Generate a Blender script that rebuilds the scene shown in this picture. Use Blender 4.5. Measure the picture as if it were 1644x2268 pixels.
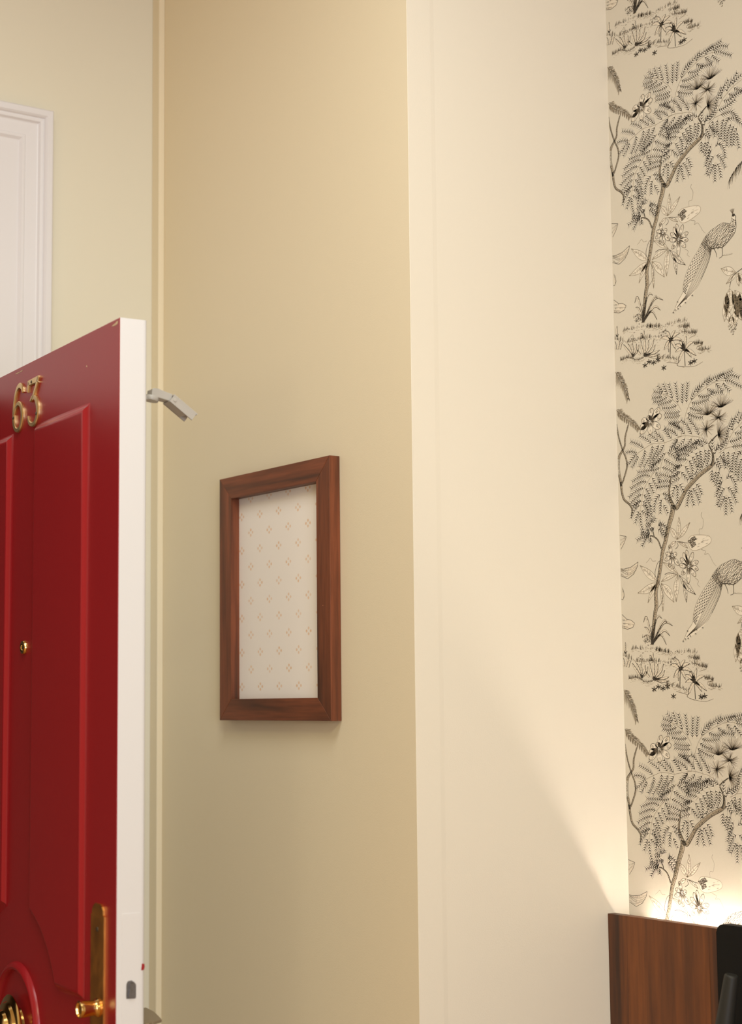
import bpy, bmesh, math, random, json
from mathutils import Vector, Matrix
from math import sin, cos, pi, radians, sqrt, atan2

for o in list(bpy.data.objects):
    bpy.data.objects.remove(o, do_unlink=True)
scene = bpy.context.scene
COL = scene.collection

# ------------------------------------------------------------------ camera
cam_data = bpy.data.cameras.new('camera')
cam = bpy.data.objects.new('camera', cam_data)
COL.objects.link(cam)
R_ = (0.57286951, 0.81958306, -0.01020396)      # right
F_ = (-0.81405315, 0.57036796, 0.10953472)      # forward
U_ = (0.09559281, -0.05444253, 0.99393059)      # up
cam.matrix_world = Matrix(((R_[0], U_[0], -F_[0], 0), (R_[1], U_[1], -F_[1], 0), (R_[2], U_[2], -F_[2], 1.5), (0, 0, 0, 1)))
cam_data.sensor_fit = 'VERTICAL'
cam_data.sensor_height = 36.0
cam_data.sensor_width = 36.0
cam_data.lens = 36.0 * 3797.2 / 2268.0
cam_data.clip_start = 0.05
cam_data.dof.use_dof = True
cam_data.dof.focus_distance = 2.93
cam_data.dof.aperture_fstop = 3.6
scene.camera = cam

# ------------------------------------------------------------------ world, lights, exposure
world = bpy.data.worlds.new('world')
scene.world = world
world.use_nodes = True
bg = world.node_tree.nodes['Background']
bg.inputs[0].default_value = (0.75, 0.80, 0.85, 1)
bg.inputs[1].default_value = 0.03
scene.view_settings.view_transform = 'Standard'
scene.view_settings.look = 'None'
scene.view_settings.gamma = 1.0
scene.view_settings.use_curve_mapping = False
scene.view_settings.exposure = -0.03


def area_light(name, loc, direction, sx, sy, power, color):
    d = bpy.data.lights.new(name, 'AREA')
    d.shape = 'RECTANGLE'
    d.size, d.size_y = sx, sy
    d.energy = power
    d.color = color
    o = bpy.data.objects.new(name, d)
    o.location = loc
    o.rotation_euler = Vector(direction).to_track_quat('-Z', 'Z').to_euler()
    COL.objects.link(o)
    return o


def point_light(name, loc, power, color, radius):
    d = bpy.data.lights.new(name, 'POINT')
    d.energy = power
    d.color = color
    d.shadow_soft_size = radius
    o = bpy.data.objects.new(name, d)
    o.location = loc
    COL.objects.link(o)
    return o


# daylight through the window in the wall on the right (out of frame)
area_light('window_daylight', (2.14, -0.15, 1.55), (-1, 0, 0), 2.0, 1.5, 76, (0.88, 0.99, 1.18))
# warm lamp behind the camera: throws the soft shadow of the door on the back wall
point_light('room_lamp_light', (-0.78, -0.99, 1.98), 12, (1.0, 0.92, 0.72), 0.14)
# warm ceiling lamp
area_light('ceiling_lamp_light', (0.5, -0.1, 3.22), (0, 0, -1), 0.7, 0.7, 60, (1.0, 0.98, 0.62))

# neutral ceiling lamp over the entry, just above the frame
area_light('entry_lamp_light', (-1.45, 0.66, 3.22), (0, 0, -1), 0.85, 0.85, 27, (0.92, 0.97, 0.97))

# ------------------------------------------------------------------ materials
MATS = {}


def new_mat(name):
    m = bpy.data.materials.new(name)
    m.use_nodes = True
    nt = m.node_tree
    b = nt.nodes['Principled BSDF']
    MATS[name] = m
    return m, nt, b


def N(nt, kind, **kw):
    n = nt.nodes.new(kind)
    for k, v in kw.items():
        setattr(n, k, v)
    return n


def mix_rgb(nt, fac, a, b):
    n = nt.nodes.new('ShaderNodeMix')
    n.data_type = 'RGBA'
    if isinstance(fac, float):
        n.inputs[0].default_value = fac
    else:
        nt.links.new(fac, n.inputs[0])
    for i, v in ((6, a), (7, b)):
        if isinstance(v, tuple):
            n.inputs[i].default_value = v + (1,)
        else:
            nt.links.new(v, n.inputs[i])
    return n.outputs[2]


def paint(name, col, rough=0.6, var=0.04, bump=0.0, bscale=300.0, coat=0.0, spec=0.5):
    m, nt, b = new_mat(name)
    tc = N(nt, 'ShaderNodeTexCoord')
    n1 = N(nt, 'ShaderNodeTexNoise')
    n1.inputs['Scale'].default_value = 2.2
    n1.inputs['Detail'].default_value = 3
    nt.links.new(tc.outputs['Object'], n1.inputs['Vector'])
    d = tuple(c * (1 - var) for c in col)
    l = tuple(min(1, c * (1 + var)) for c in col)
    nt.links.new(mix_rgb(nt, n1.outputs['Fac'], d, l), b.inputs['Base Color'])
    b.inputs['Roughness'].default_value = rough
    b.inputs['Specular IOR Level'].default_value = spec
    b.inputs['Coat Weight'].default_value = coat
    b.inputs['Coat Roughness'].default_value = 0.12
    if bump:
        n2 = N(nt, 'ShaderNodeTexNoise')
        n2.inputs['Scale'].default_value = bscale
        n2.inputs['Detail'].default_value = 2
        nt.links.new(tc.outputs['Object'], n2.inputs['Vector'])
        bp = N(nt, 'ShaderNodeBump')
        bp.inputs['Strength'].default_value = bump
        bp.inputs['Distance'].default_value = 0.001
        nt.links.new(n2.outputs['Fac'], bp.inputs['Height'])
        nt.links.new(bp.outputs['Normal'], b.inputs['Normal'])
    return m


def metal(name, col, rough, var=0.15, scale=60.0):
    m, nt, b = new_mat(name)
    tc = N(nt, 'ShaderNodeTexCoord')
    n1 = N(nt, 'ShaderNodeTexNoise')
    n1.inputs['Scale'].default_value = scale
    n1.inputs['Detail'].default_value = 4
    nt.links.new(tc.outputs['Object'], n1.inputs['Vector'])
    nt.links.new(mix_rgb(nt, n1.outputs['Fac'], tuple(c * (1 - var) for c in col), col), b.inputs['Base Color'])
    b.inputs['Metallic'].default_value = 1.0
    mr = N(nt, 'ShaderNodeMapRange')
    mr.inputs[3].default_value = rough * 0.7
    mr.inputs[4].default_value = rough * 1.4
    nt.links.new(n1.outputs['Fac'], mr.inputs[0])
    nt.links.new(mr.outputs[0], b.inputs['Roughness'])
    return m


def wood(name, dark, mid, light, grain_axis, rough=0.45, fine=1.0):
    m, nt, b = new_mat(name)
    tc = N(nt, 'ShaderNodeTexCoord')
    oi = N(nt, 'ShaderNodeObjectInfo')
    mul = N(nt, 'ShaderNodeVectorMath', operation='SCALE')
    mul.inputs[0].default_value = (7.3, 3.1, 5.7)
    nt.links.new(oi.outputs['Random'], mul.inputs['Scale'])
    add = N(nt, 'ShaderNodeVectorMath', operation='ADD')
    nt.links.new(tc.outputs['Object'], add.inputs[0])
    nt.links.new(mul.outputs[0], add.inputs[1])
    mp = N(nt, 'ShaderNodeMapping')
    s = [1.0, 1.0, 1.0]
    s['xyz'.index(grain_axis)] = 0.07
    mp.inputs['Scale'].default_value = s
    nt.links.new(add.outputs[0], mp.inputs['Vector'])
    n1 = N(nt, 'ShaderNodeTexNoise')
    n1.inputs['Scale'].default_value = 22 * fine
    n1.inputs['Detail'].default_value = 5
    n1.inputs['Distortion'].default_value = 0.6
    nt.links.new(mp.outputs[0], n1.inputs['Vector'])
    n2 = N(nt, 'ShaderNodeTexNoise')
    n2.inputs['Scale'].default_value = 150 * fine
    n2.inputs['Detail'].default_value = 3
    nt.links.new(mp.outputs[0], n2.inputs['Vector'])
    cr = N(nt, 'ShaderNodeValToRGB')
    e = cr.color_ramp.elements
    e[0].position, e[0].color = 0.30, dark + (1,)
    e[1].position, e[1].color = 0.72, light + (1,)
    k = cr.color_ramp.elements.new(0.5)
    k.color = mid + (1,)
    nt.links.new(n1.outputs['Fac'], cr.inputs[0])
    cr2 = N(nt, 'ShaderNodeValToRGB')
    cr2.color_ramp.elements[0].position = 0.35
    cr2.color_ramp.elements[0].color = (0.72, 0.70, 0.68, 1)
    cr2.color_ramp.elements[1].position = 0.6
    cr2.color_ramp.elements[1].color = (1, 1, 1, 1)
    nt.links.new(n2.outputs['Fac'], cr2.inputs[0])
    mm = N(nt, 'ShaderNodeMix', data_type='RGBA', blend_type='MULTIPLY')
    mm.inputs[0].default_value = 0.8
    nt.links.new(cr.outputs[0], mm.inputs[6])
    nt.links.new(cr2.outputs[0], mm.inputs[7])
    nt.links.new(mm.outputs[2], b.inputs['Base Color'])
    b.inputs['Roughness'].default_value = rough
    return m


WALL = paint('wall_paint_day_lit', (0.75, 0.70, 0.565), 0.62, 0.012, 0.12, 420)  # the room's cream paint, cooled so the colour carries daylight on the left wall
paint('wall_paint_pale_lit', (0.785, 0.72, 0.605), 0.62, 0.012, 0.12, 420)  # same paint, paler and cooler: brighter light on the return put into the colour
paint('wall_paint_warm_lit', (0.80, 0.695, 0.50), 0.62, 0.012, 0.12, 420)  # same paint, yellowed: the back wall's warmer light is put into the colour
paint('ceiling_paint', (0.60, 0.50, 0.34), 0.8, 0.02)
paint('white_woodwork', (0.76, 0.74, 0.755), 0.38, 0.015, 0.06, 180)
paint('white_door_edge', (0.68, 0.66, 0.66), 0.5, 0.015, 0.05, 180)
paint('red_door_paint', (0.31, 0.013, 0.018), 0.30, 0.05, 0.05, 120, coat=0.0, spec=0.34)
paint('chipped_undercoat', (0.62, 0.48, 0.30), 0.7, 0.1)
metal('polished_brass', (0.78, 0.52, 0.20), 0.16)
metal('copper_brass', (0.88, 0.40, 0.09), 0.34, 0.3, 40)
metal('satin_brass', (0.82, 0.60, 0.31), 0.36)
metal('dark_steel', (0.30, 0.30, 0.31), 0.35, 0.5, 220)
paint('bronze_lever', (0.22, 0.165, 0.105), 0.42, 0.25, 0.1, 90)
paint('grey_cast_metal', (0.42, 0.39, 0.35), 0.42, 0.12, 0.1, 200)
paint('black_plastic', (0.006, 0.0055, 0.005), 0.7, 0.1, spec=0.15)
paint('grey_lamp_metal', (0.024, 0.023, 0.020), 0.5, 0.1, spec=0.3)
paint('screw_dark', (0.05, 0.035, 0.02), 0.4, 0.2)
wood('walnut_upright', (0.038, 0.011, 0.0022), (0.108, 0.030, 0.0045), (0.19, 0.054, 0.008), 'z')
wood('walnut_frame_upright', (0.060, 0.018, 0.0065), (0.18, 0.046, 0.015), (0.29, 0.078, 0.029), 'z', fine=1.4)
wood('walnut_frame_level', (0.060, 0.018, 0.0065), (0.18, 0.046, 0.015), (0.29, 0.078, 0.029), 'x', fine=1.4)
wood('oak_floor', (0.30, 0.14, 0.03), (0.48, 0.24, 0.06), (0.56, 0.30, 0.08), 'x', 0.5, 0.4)
paint('pale_batten', (0.5, 0.4, 0.28), 0.7)


def wallpaper_mat():
    m, nt, b = new_mat('wallpaper_paper')
    tc = N(nt, 'ShaderNodeTexCoord')
    n1 = N(nt, 'ShaderNodeTexNoise')
    n1.inputs['Scale'].default_value = 900
    nt.links.new(tc.outputs['Object'], n1.inputs['Vector'])
    nt.links.new(mix_rgb(nt, n1.outputs['Fac'], (0.60, 0.545, 0.45), (0.635, 0.58, 0.48)), b.inputs['Base Color'])
    b.inputs['Roughness'].default_value = 0.55
    bp = N(nt, 'ShaderNodeBump')
    bp.inputs['Strength'].default_value = 0.05
    bp.inputs['Distance'].default_value = 0.0005
    nt.links.new(n1.outputs['Fac'], bp.inputs['Height'])
    nt.links.new(bp.outputs['Normal'], b.inputs['Normal'])
    return m


def ink_mat():
    m, nt, b = new_mat('printing_ink')
    at = N(nt, 'ShaderNodeAttribute', attribute_name='ink')
    n1 = N(nt, 'ShaderNodeTexNoise')
    n1.inputs['Scale'].default_value = 700
    tc = N(nt, 'ShaderNodeTexCoord')
    nt.links.new(tc.outputs['Object'], n1.inputs['Vector'])
    mm = N(nt, 'ShaderNodeMix', data_type='RGBA', blend_type='MULTIPLY')
    mm.inputs[0].default_value = 0.12
    nt.links.new(at.outputs['Color'], mm.inputs[6])
    nt.links.new(n1.outputs['Fac'], mm.inputs[7])
    nt.links.new(mm.outputs[2], b.inputs['Base Color'])
    b.inputs['Roughness'].default_value = 0.6
    return m


def sprig_paper():
    """cream paper printed with small four-dot sprigs, half-drop repeat"""
    m, nt, b = new_mat('sprig_paper')
    tc = N(nt, 'ShaderNodeTexCoord')
    sep = N(nt, 'ShaderNodeSeparateXYZ')
    nt.links.new(tc.outputs['Object'], sep.inputs[0])

    def mth(op, a, bb=None):
        n = N(nt, 'ShaderNodeMath', operation=op)
        for i, v in enumerate((a, bb)):
            if v is None:
                continue
            if isinstance(v, (int, float)):
                n.inputs[i].default_value = v
            else:
                nt.links.new(v, n.inputs[i])
        return n.outputs[0]
    PX, PZ = 0.0655, 0.0635
    outs = []
    for ox, oz in ((0.0, 0.0), (0.5, 0.5)):
        x = mth('ADD', mth('DIVIDE', sep.outputs['X'], PX), ox + 100.5)
        z = mth('ADD', mth('DIVIDE', sep.outputs['Z'], PZ), oz + 100.5)
        x = mth('MULTIPLY', mth('SUBTRACT', mth('FRACT', x), 0.5), PX)
        z = mth('MULTIPLY', mth('SUBTRACT', mth('FRACT', z), 0.5), PZ)
        ax, az = mth('ABSOLUTE', x), mth('ABSOLUTE', z)

        def dist(cx, cz):
            dx, dz = mth('SUBTRACT', ax, cx), mth('SUBTRACT', az, cz)
            return mth('SQRT', mth('ADD', mth('MULTIPLY', dx, dx), mth('MULTIPLY', dz, dz)))
        outs.append(mth('MINIMUM', dist(0.0066, 0.0), dist(0.0, 0.0050)))
    d = mth('MINIMUM', outs[0], outs[1])
    mr = N(nt, 'ShaderNodeMapRange')
    mr.inputs[1].default_value = 0.0034
    mr.inputs[2].default_value = 0.0016
    nt.links.new(d, mr.inputs[0])
    nz = N(nt, 'ShaderNodeTexNoise')
    nz.inputs['Scale'].default_value = 55
    nt.links.new(tc.outputs['Object'], nz.inputs['Vector'])
    fac = mth('MULTIPLY', mr.outputs[0], mth('ADD', mth('MULTIPLY', nz.outputs['Fac'], 1.1), 0.05))
    nt.links.new(mix_rgb(nt, fac, (0.95, 0.87, 0.79), (0.80, 0.46, 0.22)), b.inputs['Base Color'])
    b.inputs['Roughness'].default_value = 0.6
    return m


def emitter(name, col, strength):
    m, nt, b = new_mat(name)
    b.inputs['Base Color'].default_value = col + (1,)
    b.inputs['Emission Color'].default_value = col + (1,)
    b.inputs['Emission Strength'].default_value = strength
    return m


wallpaper_mat()
ink_mat()
sprig_paper()
emitter('led_glow', (1.0, 0.89, 0.75), 118.0)
emitter('lamp_glow', (1.0, 0.90, 0.74), 14.0)

# ------------------------------------------------------------------ mesh helpers


def link(name, me, mat=None, parent=None):
    o = bpy.data.objects.new(name, me)
    COL.objects.link(o)
    for mm in (mat if isinstance(mat, (list, tuple)) else [mat]):
        if mm:
            me.materials.append(MATS[mm])
    if parent:
        o.parent = parent
    return o


def finish(name, bm, mat, parent=None, smooth=None):
    bmesh.ops.recalc_face_normals(bm, faces=bm.faces)
    me = bpy.data.meshes.new(name)
    bm.to_mesh(me)
    bm.free()
    if smooth is not None:
        me.polygons.foreach_set('use_smooth', [True] * len(me.polygons))
        me.set_sharp_from_angle(angle=radians(smooth))
    return link(name, me, mat, parent)


def box(bm, x0, x1, y0, y1, z0, z1, bevel=0.0, seg=2):
    vs = [bm.verts.new((x, y, z)) for x in (x0, x1) for y in (y0, y1) for z in (z0, z1)]
    f = [(0, 1, 3, 2), (4, 6, 7, 5), (0, 4, 5, 1), (2, 3, 7, 6), (0, 2, 6, 4), (1, 5, 7, 3)]
    fs = [bm.faces.new([vs[i] for i in q]) for q in f]
    if bevel:
        es = list({e for q in fs for e in q.edges})
        bmesh.ops.bevel(bm, geom=es, offset=bevel, segments=seg, profile=0.5, affect='EDGES')


def box_obj(name, mat, x0, x1, y0, y1, z0, z1, parent=None, bevel=0.0):
    bm = bmesh.new()
    box(bm, x0, x1, y0, y1, z0, z1, bevel)
    return finish(name, bm, mat, parent)


def lathe(bm, prof, origin, axis_vec, seg=40, closed=False):
    """prof: (radius, height along axis)"""
    ax = Vector(axis_vec).normalized()
    a = ax.orthogonal().normalized()
    b2 = ax.cross(a)
    O = Vector(origin)
    rings = []
    for r, h in prof:
        if r < 1e-6:
            rings.append([bm.verts.new(O + ax * h)])
        else:
            rings.append([bm.verts.new(O + ax * h + a * r * cos(2 * pi * i / seg) + b2 * r * sin(2 * pi * i / seg)) for i in range(seg)])
    pairs = list(zip(rings[:-1], rings[1:]))
    if closed:
        pairs.append((rings[-1], rings[0]))
    for p, q in pairs:
        for i in range(seg):
            j = (i + 1) % seg
            if len(p) == 1 and len(q) > 1:
                bm.faces.new((p[0], q[j], q[i]))
            elif len(q) == 1 and len(p) > 1:
                bm.faces.new((p[i], p[j], q[0]))
            elif len(p) > 1:
                bm.faces.new((p[i], p[j], q[j], q[i]))
    return rings


def catmull(pts, n=8):
    if len(pts) < 3:
        return [Vector(p) for p in pts]
    P = [Vector(p) for p in pts]
    P = [2 * P[0] - P[1]] + P + [2 * P[-1] - P[-2]]
    out = []
    for i in range(1, len(P) - 2):
        p0, p1, p2, p3 = P[i - 1:i + 3]
        for k in range(n):
            t = k / n
            out.append(0.5 * (2 * p1 + (p2 - p0) * t + (2 * p0 - 5 * p1 + 4 * p2 - p3) * t * t + (3 * p1 - p0 - 3 * p2 + p3) * t ** 3))
    out.append(P[-2])
    return out


def sweep_flat(bm, pts, widths, y0, y1, cham=0.0012, n=8, closed=False):
    """bevelled flat strip following a 2D path in the x-z plane, standing from y0 out to y1"""
    path = catmull([(p[0], p[1]) for p in pts], n)
    wpath = catmull([(w, 0) for w in widths], n) if len(widths) == len(pts) else [Vector((widths[0], 0))] * len(path)
    rings = []
    m = len(path)
    for i, p in enumerate(path):
        t = (path[min(i + 1, m - 1)] - path[max(i - 1, 0)])
        t.normalize()
        nn = Vector((-t.y, t.x))
        w = wpath[i].x / 2
        c = min(cham, w * 0.6)
        rr = []
        for off, yy in ((w, y0), (w, y1 + (c if y1 < y0 else -c)), (w - c, y1), (-w + c, y1), (-w, y1 + (c if y1 < y0 else -c)), (-w, y0)):
            q = p + nn * off
            rr.append(bm.verts.new((q.x, yy, q.y)))
        rings.append(rr)
    for a, b2 in zip(rings[:-1], rings[1:]):
        for i in range(6):
            j = (i + 1) % 6
            bm.faces.new((a[i], a[j], b2[j], b2[i]))
    bm.faces.new(rings[0])
    bm.faces.new(list(reversed(rings[-1])))


def poly_offset(poly, d):
    """inward offset of a counter-clockwise polygon"""
    out = []
    n = len(poly)
    for i in range(n):
        a, b2, c = Vector(poly[i - 1]), Vector(poly[i]), Vector(poly[(i + 1) % n])
        t1, t2 = (b2 - a).normalized(), (c - b2).normalized()
        n1, n2 = Vector((-t1.y, t1.x)), Vector((-t2.y, t2.x))
        s = (n1 + n2)
        s = s / max(0.25, (1 + n1.dot(n2)))
        out.append(b2 + s * d)
    return out


def raised_panel(bm, poly, prof, y=0.0):
    """rings of the outline pushed in and out: prof = (inset, height towards -y)"""
    rings = []
    for ins, h in prof:
        rings.append([bm.verts.new((p.x, y - h, p.y)) for p in poly_offset(poly, ins)])
    n = len(poly)
    for a, b2 in zip(rings[:-1], rings[1:]):
        for i in range(n):
            j = (i + 1) % n
            bm.faces.new((a[i], a[j], b2[j], b2[i]))
    bm.faces.new(rings[-1])


def prism(bm, poly, x0, x1, axis='x'):
    """extrude a polygon given in the two other axes"""
    def mk(v, t):
        return {'x': (t, v[0], v[1]), 'y': (v[0], t, v[1]), 'z': (v[0], v[1], t)}[axis]
    a = [bm.verts.new(mk(p, x0)) for p in poly]
    b2 = [bm.verts.new(mk(p, x1)) for p in poly]
    n = len(poly)
    for i in range(n):
        j = (i + 1) % n
        bm.faces.new((a[i], a[j], b2[j], b2[i]))
    bm.faces.new(list(reversed(a)))
    bm.faces.new(b2)


def tag(o, label=None, cat=None, group=None, kind=None):
    if label:
        o['label'] = label
    if cat:
        o['category'] = cat
    if group:
        o['group'] = group
    if kind:
        o['kind'] = kind
    return o


def empty(name, loc, rz=0.0):
    o = bpy.data.objects.new(name, None)
    o.empty_display_size = 0.1
    o.location = loc
    o.rotation_euler = (0, 0, rz)
    COL.objects.link(o)
    return o


# ------------------------------------------------------------------ the room
XA, YB, XC, YD = -3.1147, 1.6447, -2.2286, 2.0994
XE, YS, ZC = 2.2, -2.6, 3.3
OP0, OP1 = 0.345, 1.195          # doorway in the left wall (y range)

tag(box_obj('floor', 'oak_floor', -4.4, XE + 0.1, YS - 0.1, YD + 0.1, -0.1, 0.0), kind='structure')
tag(box_obj('ceiling', 'ceiling_paint', -4.4, XE + 0.1, YS - 0.1, YD + 0.1, ZC, ZC + 0.1), kind='structure')

bm = bmesh.new()
box(bm, XA - 0.12, XA, YS, OP0, 0, ZC)
box(bm, XA - 0.12, XA, OP1, YB, 0, ZC)
box(bm, XA - 0.12, XA, OP0, OP1, 2.613, ZC)
tag(finish('wall_left', bm, 'wall_paint_day_lit'), 'cream painted wall around the tall white doorway', kind='structure')
tag(box_obj('wall_back', 'wall_paint_warm_lit', XA - 0.12, XC, YB, YB + 0.05, 0, ZC), 'cream wall, toned beige for its warmer light, behind the walnut picture frame', kind='structure')
tag(box_obj('wall_return', 'wall_paint_pale_lit', XC - 0.1, XC, YB + 0.05, YD + 0.1, 0, ZC), 'cream wall return, toned paler for its brighter light, beside the patterned wallpaper', kind='structure')
wp = tag(box_obj('wall_headboard', 'wallpaper_paper', XC, XE + 0.1, YD, YD + 0.1, 0, ZC), 'wall papered with a sepia print of trees and peacocks', kind='structure')
# wall with the window, out of frame on the right
bm = bmesh.new()
box(bm, XE, XE + 0.1, YS, -1.25, 0, ZC)
box(bm, XE, XE + 0.1, 0.95, YD, 0, ZC)
box(bm, XE, XE + 0.1, -1.25, 0.95, 0, 0.8)
box(bm, XE, XE + 0.1, -1.25, 0.95, 2.4, ZC)
paint('wall_paint_ochre', (0.56, 0.39, 0.17), 0.65)
tag(finish('wall_window', bm, 'wall_paint_ochre'), kind='structure')
tag(box_obj('wall_front', 'wall_paint_ochre', XA - 0.12, XE + 0.1, YS - 0.1, YS, 0, ZC), kind='structure')
paint('hallway_dark', (0.17, 0.13, 0.10), 0.7)
tag(box_obj('wall_hallway', 'hallway_dark', -4.4, -4.3, YS - 0.1, YD + 0.1, 0, ZC), kind='structure')

# boxed pipe in the corner of the left and back walls
t1 = tag(box_obj('trim_1', 'wall_paint_warm_lit', XA, -3.0846, 1.6316, YB, 0, ZC, bevel=0.0012), 'narrow boxed trim strip running up the wall corner', kind='structure')
# plaster corner bead on the return wall
bm = bmesh.new()
prism(bm, [(XC, YB), (XC + 0.0005, YB + 0.0005), (XC + 0.0006, YB + 0.0480), (XC, YB + 0.0570)], 0, ZC, 'z')
tag(finish('trim_2', bm, 'wall_paint_pale_lit'), 'slim plaster corner bead on the pale return wall', kind='structure')

# white doorcase on the left wall, moulded in steps
ARP = [(0.0, 0.0), (0.0, 0.026), (0.003, 0.029), (0.014, 0.029), (0.017, 0.026), (0.019, 0.022), (0.021, 0.0225), (0.026, 0.0215), (0.029, 0.0165),
       (0.031, 0.0155), (0.055, 0.0140), (0.057, 0.0155), (0.062, 0.0155), (0.065, 0.0125), (0.067, 0.0105), (0.070, 0.0100), (0.070, 0.0)]
tr = tag(empty('trim_3', (XA, (OP0 + OP1) / 2, 0)), 'white moulded doorcase with stepped edges above the red door', kind='structure')
YO, ZT = 1.397, 2.683
W2 = YO - (OP0 + OP1) / 2


def arch_piece(name, pts_fn):
    bm = bmesh.new()
    rings = [[bm.verts.new(v) for v in pts_fn(k)] for k in (0, 1)]
    n = len(ARP)
    for i in range(n):
        j = (i + 1) % n
        bm.faces.new((rings[0][i], rings[0][j], rings[1][j], rings[1][i]))
    bm.faces.new(rings[0])
    bm.faces.new(list(reversed(rings[1])))
    finish(name, bm, 'white_woodwork', tr)


arch_piece('door_jamb', lambda k: [(h, W2 - d, 0.0 if k == 0 else ZT - d) for d, h in ARP])
arch_piece('door_jamb', lambda k: [(h, -W2 + d, 0.0 if k == 0 else ZT - d) for d, h in ARP])
arch_piece('door_head', lambda k: [(h, (W2 - d) * (1 if k == 0 else -1), ZT - d) for d, h in ARP])
for sg in (-1, 1):
    ya, yb = sorted((sg * (W2 - 0.070), sg * (W2 - 0.198)))
    box_obj('door_lining', 'white_woodwork', -0.05, 0.0100, ya, yb, 0.0, 2.090, tr)
box_obj('transom_panel', 'white_woodwork', -0.05, 0.0100, -W2 + 0.070, W2 - 0.070, 2.091, ZT - 0.070, tr)

# ------------------------------------------------------------------ red door
DP = (-2.26679935, 1.13426286)
DA = radians(-4)
DW, DT, DH = 0.820, 0.0455, 2.072
door = tag(empty('door_1', (DP[0], DP[1], 0), DA), 'open glossy red panelled door with white edge and brass number', 'door', kind='structure')
# local frame: x runs to the free edge (x = 0), y = 0 is the red face, y = DT the inner face
bm = bmesh.new()
box(bm, -DW, 0, 0, DT, 0.008, DH)
bm.faces.ensure_lookup_table()
es = [e for e in bm.edges if all(abs(v.co.y - DT) < 1e-6 and abs(v.co.x) < 1e-6 for v in e.verts)]
bmesh.ops.bevel(bm, geom=es, offset=0.006, segments=4, profile=0.5, affect='EDGES')
es = [e for e in bm.edges if all(abs(v.co.y) < 1e-6 for v in e.verts)]
bmesh.ops.bevel(bm, geom=es, offset=0.0010, segments=2, profile=0.5, affect='EDGES')
bmesh.ops.recalc_face_normals(bm, faces=bm.faces)
for f in bm.faces:
    f.material_index = 0 if f.normal.y < -0.3 else 1
leaf = finish('door_leaf', bm, ['red_door_paint', 'white_door_edge'], door)

CX, CZ = -0.408, 0.979           # centre of the roundel
BEV = [(0.0, -0.0005), (0.0030, 0.0005), (0.0065, 0.0022), (0.0092, 0.0046), (0.0115, 0.0069), (0.0133, 0.0080), (0.0155, 0.0085), (0.0175, 0.0085)]


def panel(xr, xl, up):
    """one tall panel with the corner next to the roundel scooped out (counter-clockwise in x,z)"""
    s = 1 if up else -1
    za = 1.963 if up else 0.22
    zb = CZ + s * 0.081
    R = 0.195
    inner, outer = (xl, xr) if abs(xl - CX) < abs(xr - CX) else (xr, xl)
    sx = 1 if outer > CX else -1
    a0 = atan2(sqrt(R * R - (inner - CX) ** 2), abs(inner - CX))
    a1 = atan2(0.081, sqrt(R * R - 0.081 ** 2))
    arc = [(CX + sx * R * cos(a0 + (a1 - a0) * k / 12), CZ + s * R * sin(a0 + (a1 - a0) * k / 12)) for k in range(13)]
    poly = [(outer, zb), (outer, za), (inner, za)] + arc
    ar = sum(poly[i - 1][0] * poly[i][1] - poly[i][0] * poly[i - 1][1] for i in range(len(poly)))
    return poly if ar > 0 else poly[::-1]


for xr, xl in ((-0.113, -0.353), (-0.463, -0.707)):
    for up in (True, False):
        bm = bmesh.new()
        raised_panel(bm, panel(xr, xl, up), BEV)
        finish('door_panel', bm, 'red_door_paint', door, 28)
# round moulding at the middle of the door
bm = bmesh.new()
lathe(bm, [(0.105, 0.0), (0.1045, 0.003), (0.1025, 0.0065), (0.0995, 0.0088), (0.0960, 0.0094), (0.0928, 0.0082), (0.0908, 0.0050), (0.0900, 0.0)], (CX, 0.0006, CZ), (0, -1, 0), 72)
finish('roundel_moulding', bm, 'red_door_paint', door, 30)
# brass centre knob
bm = bmesh.new()
lathe(bm, [(0.034, 0.0), (0.032, 0.004), (0.034, 0.007), (0.046, 0.0095), (0.0520, 0.0112), (0.0535, 0.0138), (0.0510, 0.0162), (0.0465, 0.0170), (0.0430, 0.0185), (0.0405, 0.0230), (0.0360, 0.0250), (0.0310, 0.0265), (0.0290, 0.0315), (0.0240, 0.0345), (0.0120, 0.0365), (0.0, 0.0370)], (CX, 0.0, CZ), (0, -1, 0), 48)
finish('center_knob', bm, 'polished_brass', door, 35)
# spy hole
bm = bmesh.new()
lathe(bm, [(0.0, 0.0030), (0.0045, 0.0028), (0.0055, 0.0042), (0.0080, 0.0052), (0.0105, 0.0046), (0.0118, 0.0022), (0.0120, -0.0005)], (-0.397, 0.0, 1.594), (0, -1, 0), 28)
ph = finish('peephole', bm, 'polished_brass', door, 40)
bm = bmesh.new()
lathe(bm, [(0.0, 0.0044), (0.0028, 0.0038), (0.0044, 0.0028)], (-0.397, 0.0, 1.594), (0, -1, 0), 20)
finish('lens', bm, 'screw_dark', ph, 60)

# house number 63 in brass
def num(name, strokes, x0, z0, screws, zone):
    bm = bmesh.new()
    for pts, w in strokes:
        sweep_flat(bm, [(x0 + a * 0.001, z0 + b * 0.001) for a, b in pts], [q * 0.001 for q in w], 0.0, -0.0042, 0.0014)
    o = finish(name, bm, 'satin_brass', door, 30)
    for a, b in screws:
        bm = bmesh.new()
        lathe(bm, [(0.0, 0.0053), (0.0022, 0.0050), (0.0030, 0.0042)], (x0 + a * 0.001, 0, z0 + b * 0.001), (0, -1, 0), 14)
        finish('screw', bm, 'screw_dark', o, 50)
    tag(o, zone)


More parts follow.
